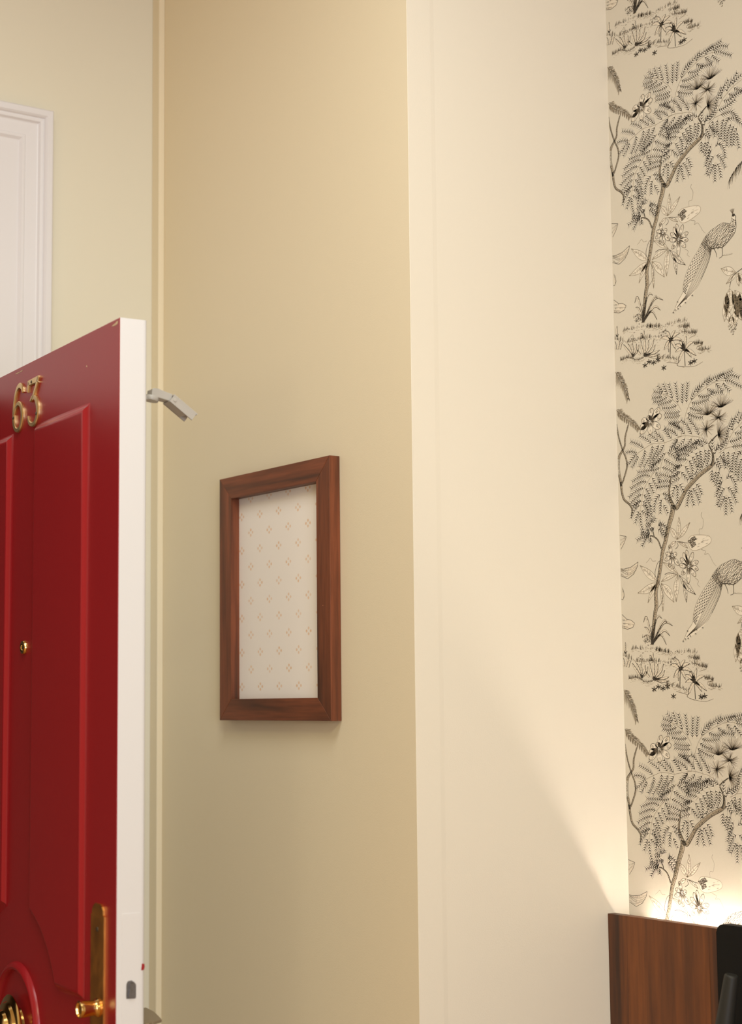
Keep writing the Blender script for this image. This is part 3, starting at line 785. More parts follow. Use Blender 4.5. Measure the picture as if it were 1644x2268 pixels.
# ------------------------------------------------------------------ wallpaper print (mm on the wall; x from the corner, y above 1.5 m)
DATA = json.loads('''{"fr":[[[119.5,522.7],[114.4,533],[107.6,539.1]],[[119,522.8],[107.2,528.6],[94.1,531.7]],[[131.8,518],[126.2,527.5],[121.2,539.9]],[[130.8,517.4],[116.6,513.8],[106.5,512],[96.9,513.5]],[[118.9,520.7],[106.8,519.6],[93.7,521.2]],[[142.4,509.5],[138,522.8],[133.6,537.2]],[[142.4,509.5],[127.4,507.8],[114.3,506.9],[107.3,506.1]],[[153.8,499.6],[152.5,515.5],[149.4,536.1]],[[153.8,499.2],[135.9,497.2],[118.1,499.1]],[[161.1,487.1],[142.4,486.9],[123.7,489.6]],[[160.9,480.7],[142.2,479.8],[123.4,482.4]],[[160.4,468.6],[144.7,470.1],[131.9,471.2]],[[159.9,457.3],[146.5,464.8],[134.8,468.6]],[[152.5,443.3],[141.1,454.8],[122.6,462.4]],[[137.6,441],[129.1,451.4],[119.5,460.6]],[[119.6,438.3],[109,449.8],[97.4,460.7]],[[105.6,440.1],[93.9,451.1],[83,457.6]],[[88.4,439.8],[75.6,450.6],[60.4,457.7]],[[69.8,434.6],[54.7,443.8],[37.3,450.5]],[[69.3,435],[69.4,424.1],[62.8,411.8],[57.3,405.1]],[[88.4,439.8],[87.9,426.8],[79.3,415.6],[67.6,403.9]],[[106.5,438.2],[101.2,430.9],[94.8,420.9],[84.2,410.6],[79.9,403.9]],[[119.5,437.2],[110.1,426.2],[100.7,418.7],[90.3,409.9],[85.8,400.3]],[[53.1,428.3],[36.6,433.3],[24,433.4]],[[53.1,428.3],[41.4,422.4],[32.8,414.6],[26.4,411.7]],[[53,427.6],[49.5,417],[42,409.9],[37.7,406]],[[121.9,421.1],[107.6,413.6],[96.1,404.8],[86.8,400.2]],[[121.9,421.1],[134.6,416],[144.2,409.1],[153.8,405]],[[124.9,422.2],[134.9,424.5],[148.7,424.2]],[[152.4,441.5],[143.2,434.2],[135.1,428.8]],[[113.5,410.7],[125.2,404.2],[133.9,398.9],[149.4,392.8]],[[113.5,410.7],[103.3,408.3],[92,403.2]],[[107.9,397],[94.7,394.2],[73.4,395.2],[52.8,394.7]],[[107.9,397],[118.8,393.5],[131.5,388.5]],[[93.6,392.2],[99.3,382.8],[103.9,373.7],[100.8,369.7]],[[84.1,383.8],[67,388],[52.4,385.3],[38.7,380.2]],[[84.1,383.8],[88,378.3],[92.7,370.6],[97.5,362.9]],[[74.6,374.8],[60.4,377.1],[45.7,372.9],[34.1,368.3]],[[74.6,374.8],[80.5,368.3],[85.2,360.6],[89.9,351.4]],[[66.6,365.1],[55.7,364.5],[41.1,360.2],[29.4,353.4]],[[66.6,365.1],[74,358.9],[77.7,350.6],[81.5,342.9]],[[61.5,354.8],[49.1,352.8],[38.5,346.6],[30,341.6]],[[61.5,354.8],[69.5,349.2],[74.4,342.2],[78.1,334.6]],[[59,343.1],[47.6,342],[38.1,337.2]],[[59,343.1],[67.1,338.6],[70.8,331],[73.6,322.1]],[[132.9,376.2],[118.3,382.1],[106.4,384.2]],[[132.7,369.1],[117.9,372.1],[104.9,372.1]],[[130.4,362.2],[115.5,363.1],[100.5,363.3]],[[107,350.7],[98.8,346.2],[91.4,337.6],[88.8,322.8]],[[107,350.7],[117.9,348.5],[125.7,344.1],[128.4,338.2]],[[110.7,342.1],[104.4,334.9],[103.7,319.2]],[[110.7,342.1],[118.6,340.6],[126.3,335.5],[130,329.4]],[[110.4,334.3],[115,326.7],[120.6,317.2]],[[148.2,363.8],[137,355.1],[134.6,344.6]],[[148.2,363.8],[146.8,354],[145.4,332.2]],[[148.2,363.8],[155.8,358],[160.3,349]],[[156.4,373.5],[142.6,370.8],[132.5,366.2]],[[156.9,384.8],[144.9,379.8],[133,376.9]],[[157.4,396.1],[143.3,389.2],[131.3,383.5]],[[157.9,410.2],[150.2,411.9],[144.5,417.6]],[[56.7,335.6],[46.3,334.5],[36.6,325.2],[32.1,316.9]],[[56.7,335.6],[66.8,333.2],[73.7,324.5],[70,309.7]],[[54.3,327.2],[47.9,321.2],[42.2,307.9]],[[54.3,326.4],[53.9,317.7],[55.4,303.1],[60,289.7]],[[54.3,327.2],[65.3,321],[75.3,315]],[[78.2,336.4],[80.9,328.2],[80.6,321],[81.4,315.2]],[[61.1,342.4],[50.8,342.8],[38.1,336]],[[82.9,300.6],[81.2,308.7]],[[82.9,300.6],[90.3,308.6]],[[82.9,300.6],[70.8,303.2]],[[82.8,299.2],[69.5,297.5]],[[88.7,295.1],[74.3,290.6]],[[88.7,294.4],[82.4,289.2]],[[96.7,294.4],[103,300.2]],[[96.7,294.4],[109.8,296.8],[118.5,288.9]],[[95.6,292.3],[104.3,283.7],[111,276.7]],[[96.7,293.6],[107.5,288.4],[117.1,279.7]],[[78,280.9],[67.1,286.9],[57.9,288.4]],[[78,280.9],[52.6,284.5]],[[78,280.2],[58.6,279],[46.1,275.6]],[[78,279.5],[64.5,274.1],[58,265.3]],[[78,279.5],[77.6,270.9]],[[78,280.2],[71.3,290.1]],[[163.9,497.3],[164.5,512.2],[166.3,531.2]],[[174.1,497.9],[174.8,514.2],[178,532.2]],[[183.9,500],[188.2,509.3],[196.3,518.7],[204.2,523.8]],[[198.8,509.8],[204,518.9],[215.8,527.6],[228.4,533.4]],[[220.2,519.2],[226.2,527.4],[241.5,532.6],[259.4,535.3]],[[240.3,525.1],[251.8,531.7],[265.9,535.7],[278.9,538.4]],[[259.8,524.8],[265.6,529.4],[279.5,530.7],[292.9,525]],[[259.8,524.8],[274.5,521.7],[286.1,515.1],[300.3,507.3]],[[259.8,524.8],[261.3,516.2],[271.9,506.2]],[[240.2,524.4],[247.4,517],[255.4,508.8]],[[220.2,519.2],[227.5,512.4],[241.4,507.5],[256.2,505.2]],[[198.8,509.4],[212.9,504.1],[228.1,504.6],[235.7,507.6]],[[182.9,499.4],[195.3,495.4],[210.6,496],[223,497.6]],[[178.8,492.2],[190.1,485.6],[206.2,481.8]],[[172.6,483.2],[184.9,476.4],[198.1,471],[208.5,469.5]],[[169,444.6],[160.7,454.9],[149.2,463.6],[143.5,468]],[[185.3,441.7],[178.1,454.7],[168,466.8],[161.3,471.2]],[[201.5,438.1],[195.4,452.3],[185.3,464.3],[178,473.2]],[[151.4,444.4],[147.1,436.4],[141.9,430]],[[168.9,442.8],[161.7,433.1],[146.7,425.1]],[[185.3,439.9],[178.2,432.4],[166.2,424],[147.5,420.7]],[[201.4,437.1],[192.4,427.7],[171,423.4],[151.4,421.6]],[[201.4,435.7],[199.2,430.4],[185.7,427.9]],[[222.6,422.4],[209.7,429.7],[202.1,429.3]],[[212,418.2],[203.8,424.8],[188.7,430.3]],[[199.6,416.9],[190.2,421],[179.7,421.6]],[[187.9,412.1],[173.7,418.8],[161.1,419],[149.2,414.8]],[[180,407.4],[165.7,413.4],[151,411.7]],[[199.6,416.9],[203.1,408.1],[203.5,395.4],[201.9,382.3]],[[211.1,417.6],[214.4,408.1],[213,397.8],[206,387.4]],[[220.5,416.4],[222,408.5],[220.6,396.8],[216.4,387.6]],[[187.9,412.1],[195.3,406.2],[198.6,392.5],[197.5,389.1]],[[180,407.1],[187.4,400.9],[192.7,389.7],[194.4,383.9]],[[173,401.9],[178.6,396.3],[182.9,383.8],[181.4,370.6]],[[173,401.9],[160.5,404.9],[146.8,405.1]],[[163,393.9],[169.5,387.5],[174,379.2],[178.4,369.5]],[[163,393.9],[152.3,394.5],[140.4,391.6]],[[154.8,385],[161.3,377.1],[170.7,369]],[[154.8,385],[145.9,382.4],[139.8,378.2]],[[192.4,383.4],[192.3,379.2],[189.1,373.2]],[[227.6,406.4],[229.9,415.9],[231.3,426.9]],[[229.3,381.2],[227.1,373.1],[226.6,363.4]],[[237.6,378.1],[235.4,370.8],[231.1,359.4]],[[244.9,376.6],[240.8,366.7],[235.5,352.7]],[[251.9,367.5],[244,355.9],[241.7,345.1]],[[248,404.6],[248.6,396.9],[254.8,389.2],[261.9,384.9]],[[248,404.6],[251.2,413.2],[260.7,418.9]],[[236.6,399.7],[236.1,408.8],[243,417]],[[237.6,400.3],[241,392.3],[247.1,383.2]],[[230.7,392.1],[236.1,387.3],[245.1,379.3]],[[266.5,421.2],[263.8,434.6],[276.8,456.6]],[[278.1,435.3],[276.4,447.5],[291.4,465.4]],[[290.4,444.1],[291.9,452.8],[312.1,471.4]],[[303.7,450.8],[306.2,459.1],[324.5,466.7]],[[290.4,443.2],[305.2,436.3],[323.2,437.4]],[[278,434.5],[292,431.1],[306.2,435.1]],[[303.7,450.8],[313,443],[325.5,437.5]],[[266.5,420.4],[284,421.1],[305.8,427]],[[235,409.5],[246.4,415.4],[260,423.2]],[[257.2,408.9],[254.6,399.6],[258.1,379.4]],[[268.1,407.4],[264.2,394.3],[268.7,372.2]],[[282.2,405],[275.1,392.1],[273.1,371]],[[294.1,404.8],[282.6,389.1],[280.4,365.6]],[[297.8,391.3],[288.5,377.4],[285.4,356]],[[305.1,385.9],[296,374.5],[294,354.4]],[[311.3,380.8],[302.3,371],[300.4,353.4]],[[310.9,373.5],[308.3,362.7],[311.8,345.3]],[[271.6,411.4],[283.5,410.4],[298.6,409.3],[311.8,393]],[[287.3,398.5],[303.4,397.1],[318.8,382.8]],[[257.2,358],[267.3,363.5],[277.7,352.3],[280.2,336.7]],[[258.8,345.9],[270.5,337.7],[279.5,319.6]],[[258.2,332.7],[251.4,327],[243.2,315.9]],[[258.2,332.7],[256.6,319.8],[255.8,302.6]],[[259.3,332.4],[266.5,321.4],[269.1,305.8]],[[252.7,357.5],[243.6,350.9],[236.2,334.4]],[[257.7,345.3],[247.5,338.9],[237.8,319.8]],[[187.8,360.2],[196.6,352.7],[201.7,341.2]],[[179.5,353.9],[189.4,345.3],[196.7,328.1]],[[179.4,353.1],[178.9,340.4],[182.9,325]],[[177.2,353.7],[172.1,342.3],[167.9,325.5]]],"st":[[[119,522.5],[131.8,518],[142.4,509.5],[153.8,499.6],[161.2,488.5]],[[53.1,428.6],[69.8,434.6],[88.4,440.2],[106.6,439.3],[119.6,438.3],[137.6,441],[152.5,443.3],[159.3,443.8]],[[121.9,421.1],[113.5,410.7],[107.9,397],[105.2,380.7],[105.2,354.9]],[[93.6,392.2],[84.1,383.8],[74.6,374.8],[66.6,365.1],[61.5,354.8],[59,343.1],[56.7,335.3],[54.3,326.8]],[[159.3,445.2],[163.7,458.8],[168.2,472.4],[172.6,483.9],[182.9,499.4],[198.8,509.8],[220.2,519.2],[240.3,525.1],[259.9,525.5]],[[246.9,463.4],[239.9,452.5]],[[151.4,444.4],[169,443.9],[186.2,440.5],[201.4,437.1],[215.4,429.6]],[[191.2,398.3],[195.4,385.9],[197.7,373]],[[173,401.9],[166.9,395.6]],[[243.7,404.4],[258.3,410.3],[266.5,421.2],[278.1,436.1],[290.4,444.1],[303.7,451.6],[324.1,457.7]],[[258.3,410.3],[271.6,411.4],[287.9,412.4],[303.8,406.1],[319.1,389.2]]],"wd":[[[[139.9,323.1],[146.1,325.5],[163.4,347.4],[169.7,354.1],[198.7,372.9],[226.9,385.7],[231.2,393.9],[231.8,407]],[8,8,7,7.5,7,6.5,4,2]],[[[222.6,421],[227.8,412],[230.3,404.7],[229.8,393.6],[225.7,385.8]],[2,2,2,2.4,3]],[[[221.7,422.5],[231.4,429.6],[242.9,435.8]],[1.6,1.2,1]],[[[139.7,320.2],[135.9,326.5],[126.3,345.3],[128,361.6],[131.9,379.1]],[6,5.5,4,3,2]],[[[136.2,328.4],[131.2,311.1],[121.9,290.1],[114.6,268.6],[107.6,253.2],[102.5,232.7],[94.8,203.3],[87.5,181.6],[87.7,158.3],[83.8,143.6],[78.3,113.7],[75.3,91]],[9.6,9.4,8.4,7.6,7.4,7,7,7.4,8,7.6,7,6]],[[[103.4,255.8],[95.4,271.7],[82.7,279.4],[76.2,279.4]],[2.4,1.8,1.4,0.8]],[[[87,278.4],[85.1,286.7]],[1,0.6]]],"vn":[[[[-0.4,492.1],[5.2,463.3],[14.3,438.8],[22.5,422.3],[24.1,406.7],[15.7,387.7],[10.9,378.9]],[2,2.2,2.4,2.6,2.8,2.6,2.2]],[[[30.3,481.6],[21.8,461.1],[20.1,445.8],[12,436],[4.5,426.1],[2.4,406.2],[6.7,385.6],[8.5,374.6]],[2,3,3,3.6,5,5.5,5,4.5]],[[[7.7,382.4],[9.3,366.8],[14.3,350.8],[28.1,340.2],[34.3,330.4],[32.1,318.4]],[5,4.4,3.6,3,2.4,1.4]]],"lv":[[[[142.2,268.2],[147.9,306.8]],6,0.25],[[[142.2,268.2],[173.5,295]],6,0.35],[[[142.2,268.2],[124,291.1]],7,0.2],[[[139.9,265.6],[122.6,255.9]],5,0.3],[[[144.1,264.6],[166.6,251.5]],4,0.3],[[[94.6,198.7],[50.1,230.5]],9,0.3],[[[94.6,198.7],[42.7,182.6]],9,0.2],[[[94.6,198.7],[67.3,164.1]],6,0.25],[[[101,195.8],[130.4,161.7]],10,0.25],[[[101,197.3],[103.3,147.3]],5,0.3],[[[101.1,198.8],[139.7,208.7]],6,0.2],[[[141.9,209.8],[106.7,231.7]],6,0.2],[[[141.9,209.8],[135.7,162.1]],8,0.3],[[[143.9,207.8],[181.8,172]],8,0.7],[[[153.8,193.3],[159.7,160]],5,0.5]],"pl":[[[[295.3,135.6],[262.9,148.4]],9,0.3],[[[299.1,134.7],[273.4,119.6]],5,0.3],[[[300.9,132.9],[301.8,110.1]],6,0.45],[[[300.9,132.9],[317.1,110.5]],7,0.4],[[[280.7,110.8],[278.9,69.4]],14,0.25],[[[268,86.9],[266.7,57.1]],7,0.6],[[[292,105.5],[316.8,64.2]],14,0.8],[[[291.2,86.7],[304.9,52]],12,0.5],[[[282.5,65],[283.5,44.4]],8,0.3],[[[296.4,74],[289.4,46.2]],9,0.6],[[[286.3,105.2],[295.9,62.5]],8,0.8],[[[274.6,104.7],[272,67.1]],8,0.4],[[[303.2,98.9],[297.8,62.1]],9,0.7],[[[275.3,75.2],[278.2,54.2]],7,0.7],[[[306.4,83.7],[308.6,48.4]],9,0.6]],"pst":[[[312.7,139.1],[299.1,134.7],[287.3,128.5],[280.8,112.2]]],"pdots":[[276,47.3],[277.7,42.6],[281.6,44.8],[283.3,40.1],[281.3,37.5],[286.1,36.6],[289.3,43.3],[292.2,45.7],[291,40.1],[284.9,32.5],[287.2,40.8],[279.9,49.5],[293.3,48.4]],"br":[[319.2,320.4],[307.2,313.8],[296,303.6],[287,293.8]],"fl":[[[167.4,220.8],[[163.3,249.2],[178.7,244.1],[190.3,227.6],[189.7,214.1],[183.1,202.8],[165.1,190.8],[150.2,207.9],[145.6,224.3],[148.2,236],[155.9,244.9]],5.6],[[129.5,241.9],[[122.8,260.5],[140.2,244.8],[113.7,247.1],[111.1,235.3],[121.3,222.2],[131.7,219],[144.5,223.8]],5],[[83.9,480],[[90.9,503.1],[110.1,500.3],[114.1,487.4],[109.7,465.6],[86,457.2],[60.1,461.4],[59.9,470.9],[63.5,484.4],[80.2,490.8]],9]],"bud":[[167.1,263.7],[173.6,271.2],[188.1,272.3],[214.4,268.8],[221.2,261.1],[213.8,253.8],[187,246.6],[172.7,250.1]],"td":[[[201.9,309.9],[199.7,304.4],[204.4,295.5],[201.8,282.5],[194.6,281.3],[194.2,272.3]],[[197.3,247.2],[207.3,243.3],[205,237.8],[213.1,238.9],[218.9,231.5],[224.5,222.6],[230.3,216.8]],[[89.6,235.6],[81,236],[76.9,241.7],[70.1,236.9],[65.6,234.1]],[[181,201],[188.9,194.6],[186.6,189.1],[192.5,184]],[[142,265.1],[154.5,262.4],[166.9,260.6]],[[94.6,198.7],[86.6,212.9],[93.8,231.5],[102.6,235.7]],[[94.6,198.7],[104.6,177.9],[100.8,163.3],[90.7,153]],[[110.1,210.8],[120.9,213],[137.6,209.2]],[[137.3,252.4],[143.8,257],[142,263.6]]],"pf":[[[253.2,480.6],22.8,15,165],[[221,472],23,10,165],[[246,463.9],16.6,-60,215],[[217.1,448.7],16,-60,290],[[243.8,436],22.1,-75,100]],"pk":{"back":[[292.5,235.4],[289.6,223.6],[286.5,219.9],[270.2,225.3],[254.3,221.6],[240.3,217.4],[225.9,207.3],[213.2,192.2],[200.5,180],[189.8,167.2],[181.1,154],[175.3,140],[172.7,125.5],[160.8,112.7],[149.7,95.2]],"belly":[[299.5,229.3],[299.7,210.9],[294.4,200.3],[280.4,190.3],[268.4,184.2],[252.8,186.2],[240.9,185.9],[238.3,171.6],[223.3,148],[202.1,122.5],[179.1,107.6],[149.7,95.2]],"mid":[[265.4,204.1],[241,187.4],[224.2,167.2],[209.3,148],[194.5,133.1],[179.6,119.5]],"head":[294.9,232.6],"crest":[292.4,242.8],"beak":[301.4,228.1],"legs":[[[246.9,187.6],[252.5,178.9],[255,169.4]],[[267.5,184.4],[266.8,169.7],[259.8,166.8]],[[266.8,169.7],[277.5,168.1],[289.1,167.7]]],"tips":[[149.7,95.9],[155.1,99.4],[160.8,112.7],[166.6,104],[179.1,107.6],[181.4,113.9],[195.8,117],[161.3,100.5]]},"gr":{"tuft":[[[75.3,92.6],[69.8,118.4],[62,140.2],[55,130.7]],[[75.3,92.6],[93.7,119.9],[107,132.7],[112.1,127]],[[75.3,92.6],[98,122.2],[111.1,128.8],[125.7,122]],[[75.3,92.6],[97.6,111.4],[108.4,113.9],[118.6,105]],[[75.3,92.6],[88.8,105.4],[99.6,106.4],[109.6,89.9]],[[75.3,92.6],[69.5,109.2],[63.4,119.7],[56.9,122.5]],[[75.3,92.6],[83.2,128.2],[92.3,140.3],[100.7,135.5]],[[75.3,92.6],[65,106.9],[54.1,105.9]],[[75.3,92.6],[75.2,117.4],[74.4,123.7]]],"strip":[[[22.4,86.1],[70.7,84.9],[117.5,77.7],[157.3,77.1],[177.8,75.4]],[[158.9,67.7],[185.4,64.2]],[[168.8,57.5],[201.1,50.1]],[[1.9,75.7],[37.1,63.8],[69.9,63.4],[121,58.7]],[[196.3,32.3],[216.2,29.5]],[[203.8,19.8],[231.6,17.1]],[[16,33.9],[36,36],[57.6,27.6],[77.2,30.4]],[[106.8,22.3],[129.9,19.8],[156.6,12.2]],[[83.6,81.7],[117.5,76.9]]],"line":[[[16,33.9],[36,36],[57.6,27.6],[77.2,30.4],[106.8,21.5],[128.1,26.2]],[[129.6,10.8],[154.3,5.1],[157.2,0.1],[176.4,-4.6],[196.6,-6.5],[214.9,-2.2]],[[168.8,58.3],[201,49.3],[184.6,43.4]],[[198.3,33.4],[216.2,28.7],[202,24.6],[207.8,19.1],[231.6,17.1]],[[-0.4,75.3],[13,72.9]],[[121,57.9],[137.8,57.9]],[[162.7,9.7],[154.1,2.1],[171.3,-4.5]]],"blades":[[[47,35.6],[32.1,50.7],[23.7,61.5]],[[47,35.6],[39.9,50.9],[34.8,61.1]],[[47,35.6],[46.4,49.7],[45.8,60.7]],[[47,35.6],[54,46.8],[56.6,57.2]],[[47,35.6],[58.3,44.5],[63,54.5]],[[75.1,32.3],[69.2,47.3],[67.6,61.5]],[[75.1,32.3],[77,52.1],[78.7,68.7]],[[75.1,32.3],[84.3,46.1],[86.9,58]],[[75.1,32.3],[92.8,44.6],[100.8,57.8]],[[75.1,32.3],[94.6,36.6],[103.6,47.3]],[[75.1,32.3],[98.8,32.8],[113.7,35.6]],[[75.1,32.3],[96.5,28.6],[113.4,28.8]],[[66.6,35.3],[60.3,41.1],[58.3,46.1]],[[7.6,78.6],[6.9,89.7],[8.3,98.1]],[[7.6,78.6],[4.4,83.9]],[[7.6,78.6],[12.2,82.5]],[[14.5,53.8],[17.1,62.7],[21.6,65.1]],[[3.4,55.7],[2.6,65.3],[0.6,72]],[[7.8,54.9],[11.6,65.3],[14,69.6]],[[72,63.8],[70.1,70.3],[68.1,73.8]],[[72,63.8],[74.5,71],[76.9,76.8]]],"palm":[[[[138.2,16.9],[140.5,48.3]],[[116.7,55.7],[130.8,66.1],[152.6,63.6],[163.6,57],[168.2,43.3],[152.2,30.3],[124.2,33.8],[135.5,28]]],[[[173.5,-2.6],[172.6,26]],[[150.5,38.2],[161,43.1],[178.7,48.9],[196.4,36],[200.4,10.7],[189.2,9.6],[157.3,4.6],[151,25.3],[168.2,41.8]]]],"star":[[76.6,15.1],[98.1,16.1],[122.9,2.8],[87.5,19.4],[108.8,18.9],[186.8,1.1],[195,2.7]],"bush":[[60.5,101.6],[48.2,68.1],[125.5,66.3],[64.7,97.7]]},"lf":{"out":[[[-1.5,288.5],[17.6,284],[12.7,274],[3.2,262.6]],[[-8.3,229.3],[9.8,226.9],[27.8,229.2],[45.9,237],[43.4,228.9],[34.1,216.7],[18.1,209.2],[0.3,216.2],[-8.6,221.4]],[[-0.2,202],[6.2,191.1],[9.1,179.4],[4.4,172.5],[-3.4,177.2]],[[-6.7,149.3],[2.3,146.7],[13.2,138.2],[24.3,136],[33,130.4],[28.3,123.4],[14.8,120.6],[1.4,123.9],[-7.4,130.4]]],"vein":[[[-1.9,279],[16.4,283.5]],[[0.1,270.5],[15.2,281.4]],[[1.9,227],[23,219.2],[42.2,227.5]],[[1.8,223.9],[20.6,216.5],[41,223.1]],[[1.6,219.1],[13.8,213.3],[36.4,219.4]],[[2.9,225.2],[27.7,224.5],[44.6,231.7]],[[4.1,194.7],[6.8,176.7]],[[0.8,138.3],[13.2,137.4]],[[-0.5,132.2],[17.4,130.3],[30.7,127.7]],[[1.5,127.1],[17.1,124]]]},"fe":[[[1.4,581],[9.2,568.8],[22.9,549.4],[30.9,526.4]],[[1.5,512.1],[14.4,499.3],[31.7,489.1],[46.6,479.3],[57.1,468.7]]]}''')
INK = (0.030, 0.021, 0.012)
MID = (0.13, 0.095, 0.058)
PALE = (0.30, 0.235, 0.155)
WHITE = (0.90, 0.84, 0.74)
SOFT = (0.78, 0.705, 0.585)
CREAM = (0.72, 0.635, 0.51)
TINT = (0.44, 0.36, 0.255)
rnd = random.Random(7)


class Print:
    def __init__(self):
        self.v, self.f, self.c = [], [], []
        self.layer = 0

    def poly(self, pts, tone, lay):
        if min(p[0] for p in pts) < 1.0:
            return
        i = len(self.v)
        self.v += [(p[0] * 0.001, -0.00003 * lay - 0.00005, p[1] * 0.001) for p in pts]
        self.c += [tone] * len(pts)
        self.f.append(tuple(range(i, i + len(pts))))

    def stroke(self, pts, w0, w1, tone, lay=3, n=5, wm=None):
        P = catmull(pts, n)
        m = len(P)
        prev = None
        for i, p in enumerate(P):
            t = P[min(i + 1, m - 1)] - P[max(i - 1, 0)]
            if t.length < 1e-6:
                continue
            t.normalize()
            s = i / (m - 1)
            w = w0 + (w1 - w0) * s
            if wm is not None:
                w = (w0 * (1 - s) + w1 * s) + 4 * s * (1 - s) * (wm - (w0 + w1) / 2)
            nn = Vector((-t.y, t.x)) * (w / 2)
            cur = (p + nn, p - nn)
            if prev:
                self.poly([prev[0], prev[1], cur[1], cur[0]], tone, lay)
            prev = cur

    def line(self, a, b2, w0, w1, tone, lay=3):
        a, b2 = Vector(a), Vector(b2)
        t = (b2 - a)
        if t.length < 1e-6:
            return
        t.normalize()
        nn = Vector((-t.y, t.x))
        self.poly([a + nn * w0 / 2, a - nn * w0 / 2, b2 - nn * w1 / 2, b2 + nn * w1 / 2], tone, lay)

    def frond(self, pts, dark=INK):
        P = catmull(pts, 14)
        tot = sum((b2 - a).length for a, b2 in zip(P[:-1], P[1:]))
        step = 4.2
        n = max(3, int(tot / step))
        self.stroke(pts, 0.4, 0.25, PALE, 2)
        acc, k = 0.0, 1
        for a, b2 in zip(P[:-1], P[1:]):
            l = (b2 - a).length
            while k <= n and acc + l >= k * tot / n:
                p = a.lerp(b2, (k * tot / n - acc) / max(l, 1e-6))
                t = (b2 - a).normalized()
                s = k / n
                ln = (9.3 - 3.4 * abs(s - 0.3)) * rnd.uniform(0.9, 1.1)
                for sd in (-1, 1):
                    def turn(deg):
                        an = radians(deg) * sd
                        return Vector((t.x * cos(an) - t.y * sin(an), t.x * sin(an) + t.y * cos(an)))
                    tip = p + turn(rnd.uniform(40, 48)) * ln
                    mdp = p + turn(rnd.uniform(46, 54)) * ln * 0.5
                    bk = p - t * 2.6
                    mb = mdp - t * 2.1
                    self.poly([bk, mb, tip - t * 0.9, mdp - t * 0.3], WHITE, 1)
                    w = 2.5 if sd > 0 else 2.0
                    self.poly([p - t * w * 0.45, mdp - t * 0.70, tip - t * 0.30, tip + t * 0.1, mdp + t * 0.45, p + t * w * 0.55], dark, 3)
                k += 1
            acc += l

    def wood(self, pts, ws):
        P = catmull(pts, 6)
        W = [q.x for q in catmull([(w, 0) for w in ws], 6)]
        m = len(P)
        L, R = [], []
        for i, p in enumerate(P):
            t = (P[min(i + 1, m - 1)] - P[max(i - 1, 0)]).normalized()
            nn = Vector((-t.y, t.x)) * (W[i] / 2)
            L.append(p + nn)
            R.append(p - nn)
        for i in range(m - 1):
            self.poly([L[i], R[i], R[i + 1], L[i + 1]], TINT, 3)
            self.line(L[i], L[i + 1], 0.75, 0.75, INK, 5)
            self.line(R[i], R[i + 1], 1.0, 1.0, INK, 5)
            seg = (P[i + 1] - P[i]).length
            for _ in range(int(seg * W[i] * 0.75) + 1):
                a, s = rnd.random(), rnd.random() ** 0.7
                q = L[i].lerp(L[i + 1], a).lerp(R[i].lerp(R[i + 1], a), s)
                t = (P[i + 1] - P[i]).normalized()
                dv = Vector((t.x * 0.4 - t.y, t.y * 0.4 + t.x)) * rnd.uniform(0.5, 1.1)
                self.line(q - dv * 0.6, q + dv * 0.6, 0.7, 0.35, INK if s > 0.5 else (MID if s > 0.2 else CREAM), 4)

    def leaf(self, base, tip, width, dark, fill=SOFT):
        b0, t0 = Vector(base), Vector(tip)
        d = t0 - b0
        ln = d.length
        d.normalize()
        nn = Vector((-d.y, d.x))
        prof = [(0, 0), (0.12, 0.35), (0.3, 0.85), (0.48, 1.0), (0.68, 0.78), (0.86, 0.34), (1, 0)]
        bend = rnd.uniform(-0.06, 0.06) * ln
        ctr = [b0 + d * ln * s + nn * bend * 4 * s * (1 - s) for s, _ in prof]
        up = [c + nn * width * 0.5 * h for c, (_, h) in zip(ctr, prof)]
        dn = [c - nn * width * 0.5 * h for c, (_, h) in zip(ctr, prof)]
        for i in range(6):
            self.poly([up[i], dn[i], dn[i + 1], up[i + 1]], fill, 3)
        tone = (0.19, 0.145, 0.09) if dark < 0.4 else INK
        self.stroke(up, 0.5, 0.55, tone, 5, 3)
        self.stroke(dn, 0.6, 0.8, tone, 5, 3)
        self.stroke(ctr, 0.7, 0.3, tone, 5, 3)
        k = int(ln / 1.1)
        for i in range(1, k):
            s = i / k
            h = width * 0.5 * max(0, 1 - (2 * s - 0.95) ** 2)
            c = b0 + d * ln * s + nn * bend * 4 * s * (1 - s)
            for sd in (-1, 1):
                if rnd.random() < 0.35 + dark * 0.45:
                    e = c + nn * sd * h * rnd.uniform(0.5, 0.9) + d * 1.6
                    self.line(c, e, 0.5 + 0.35 * dark, 0.25, (PALE if rnd.random() < 0.6 else MID) if dark < 0.4 else (MID if rnd.random() < 0.5 else INK), 4)

    def flower(self, c, tips, w):
        c = Vector(c)
        for t in tips:
            t = Vector(t)
            d = (t - c)
            ln = d.length
            d.normalize()
            nn = Vector((-d.y, d.x))
            prof = [(0.12, 0.3), (0.35, 0.7), (0.6, 1.0), (0.82, 0.85), (0.95, 0.4), (1, 0)]
            up = [c + d * ln * s + nn * w * 0.5 * h for s, h in prof]
            dn = [c + d * ln * s - nn * w * 0.5 * h for s, h in prof]
            for i in range(5):
                self.poly([up[i], dn[i], dn[i + 1], up[i + 1]], (CREAM, SOFT, SOFT, CREAM, TINT)[i], 4)
            self.stroke(up, 0.5, 0.8, INK, 6, 3)
            self.stroke(dn, 0.5, 0.8, INK, 6, 3)
            for k in range(18):
                o = rnd.uniform(-0.4, 0.4)
                s0 = rnd.choice((0.15, 0.2, 0.62))
                s1 = s0 + rnd.uniform(0.18, 0.32)
                self.line(c + d * ln * s0 + nn * w * o * 0.7, c + d * ln * min(s1, 0.95) + nn * w * o, 0.6, 0.25, MID if k % 3 else INK, 5)
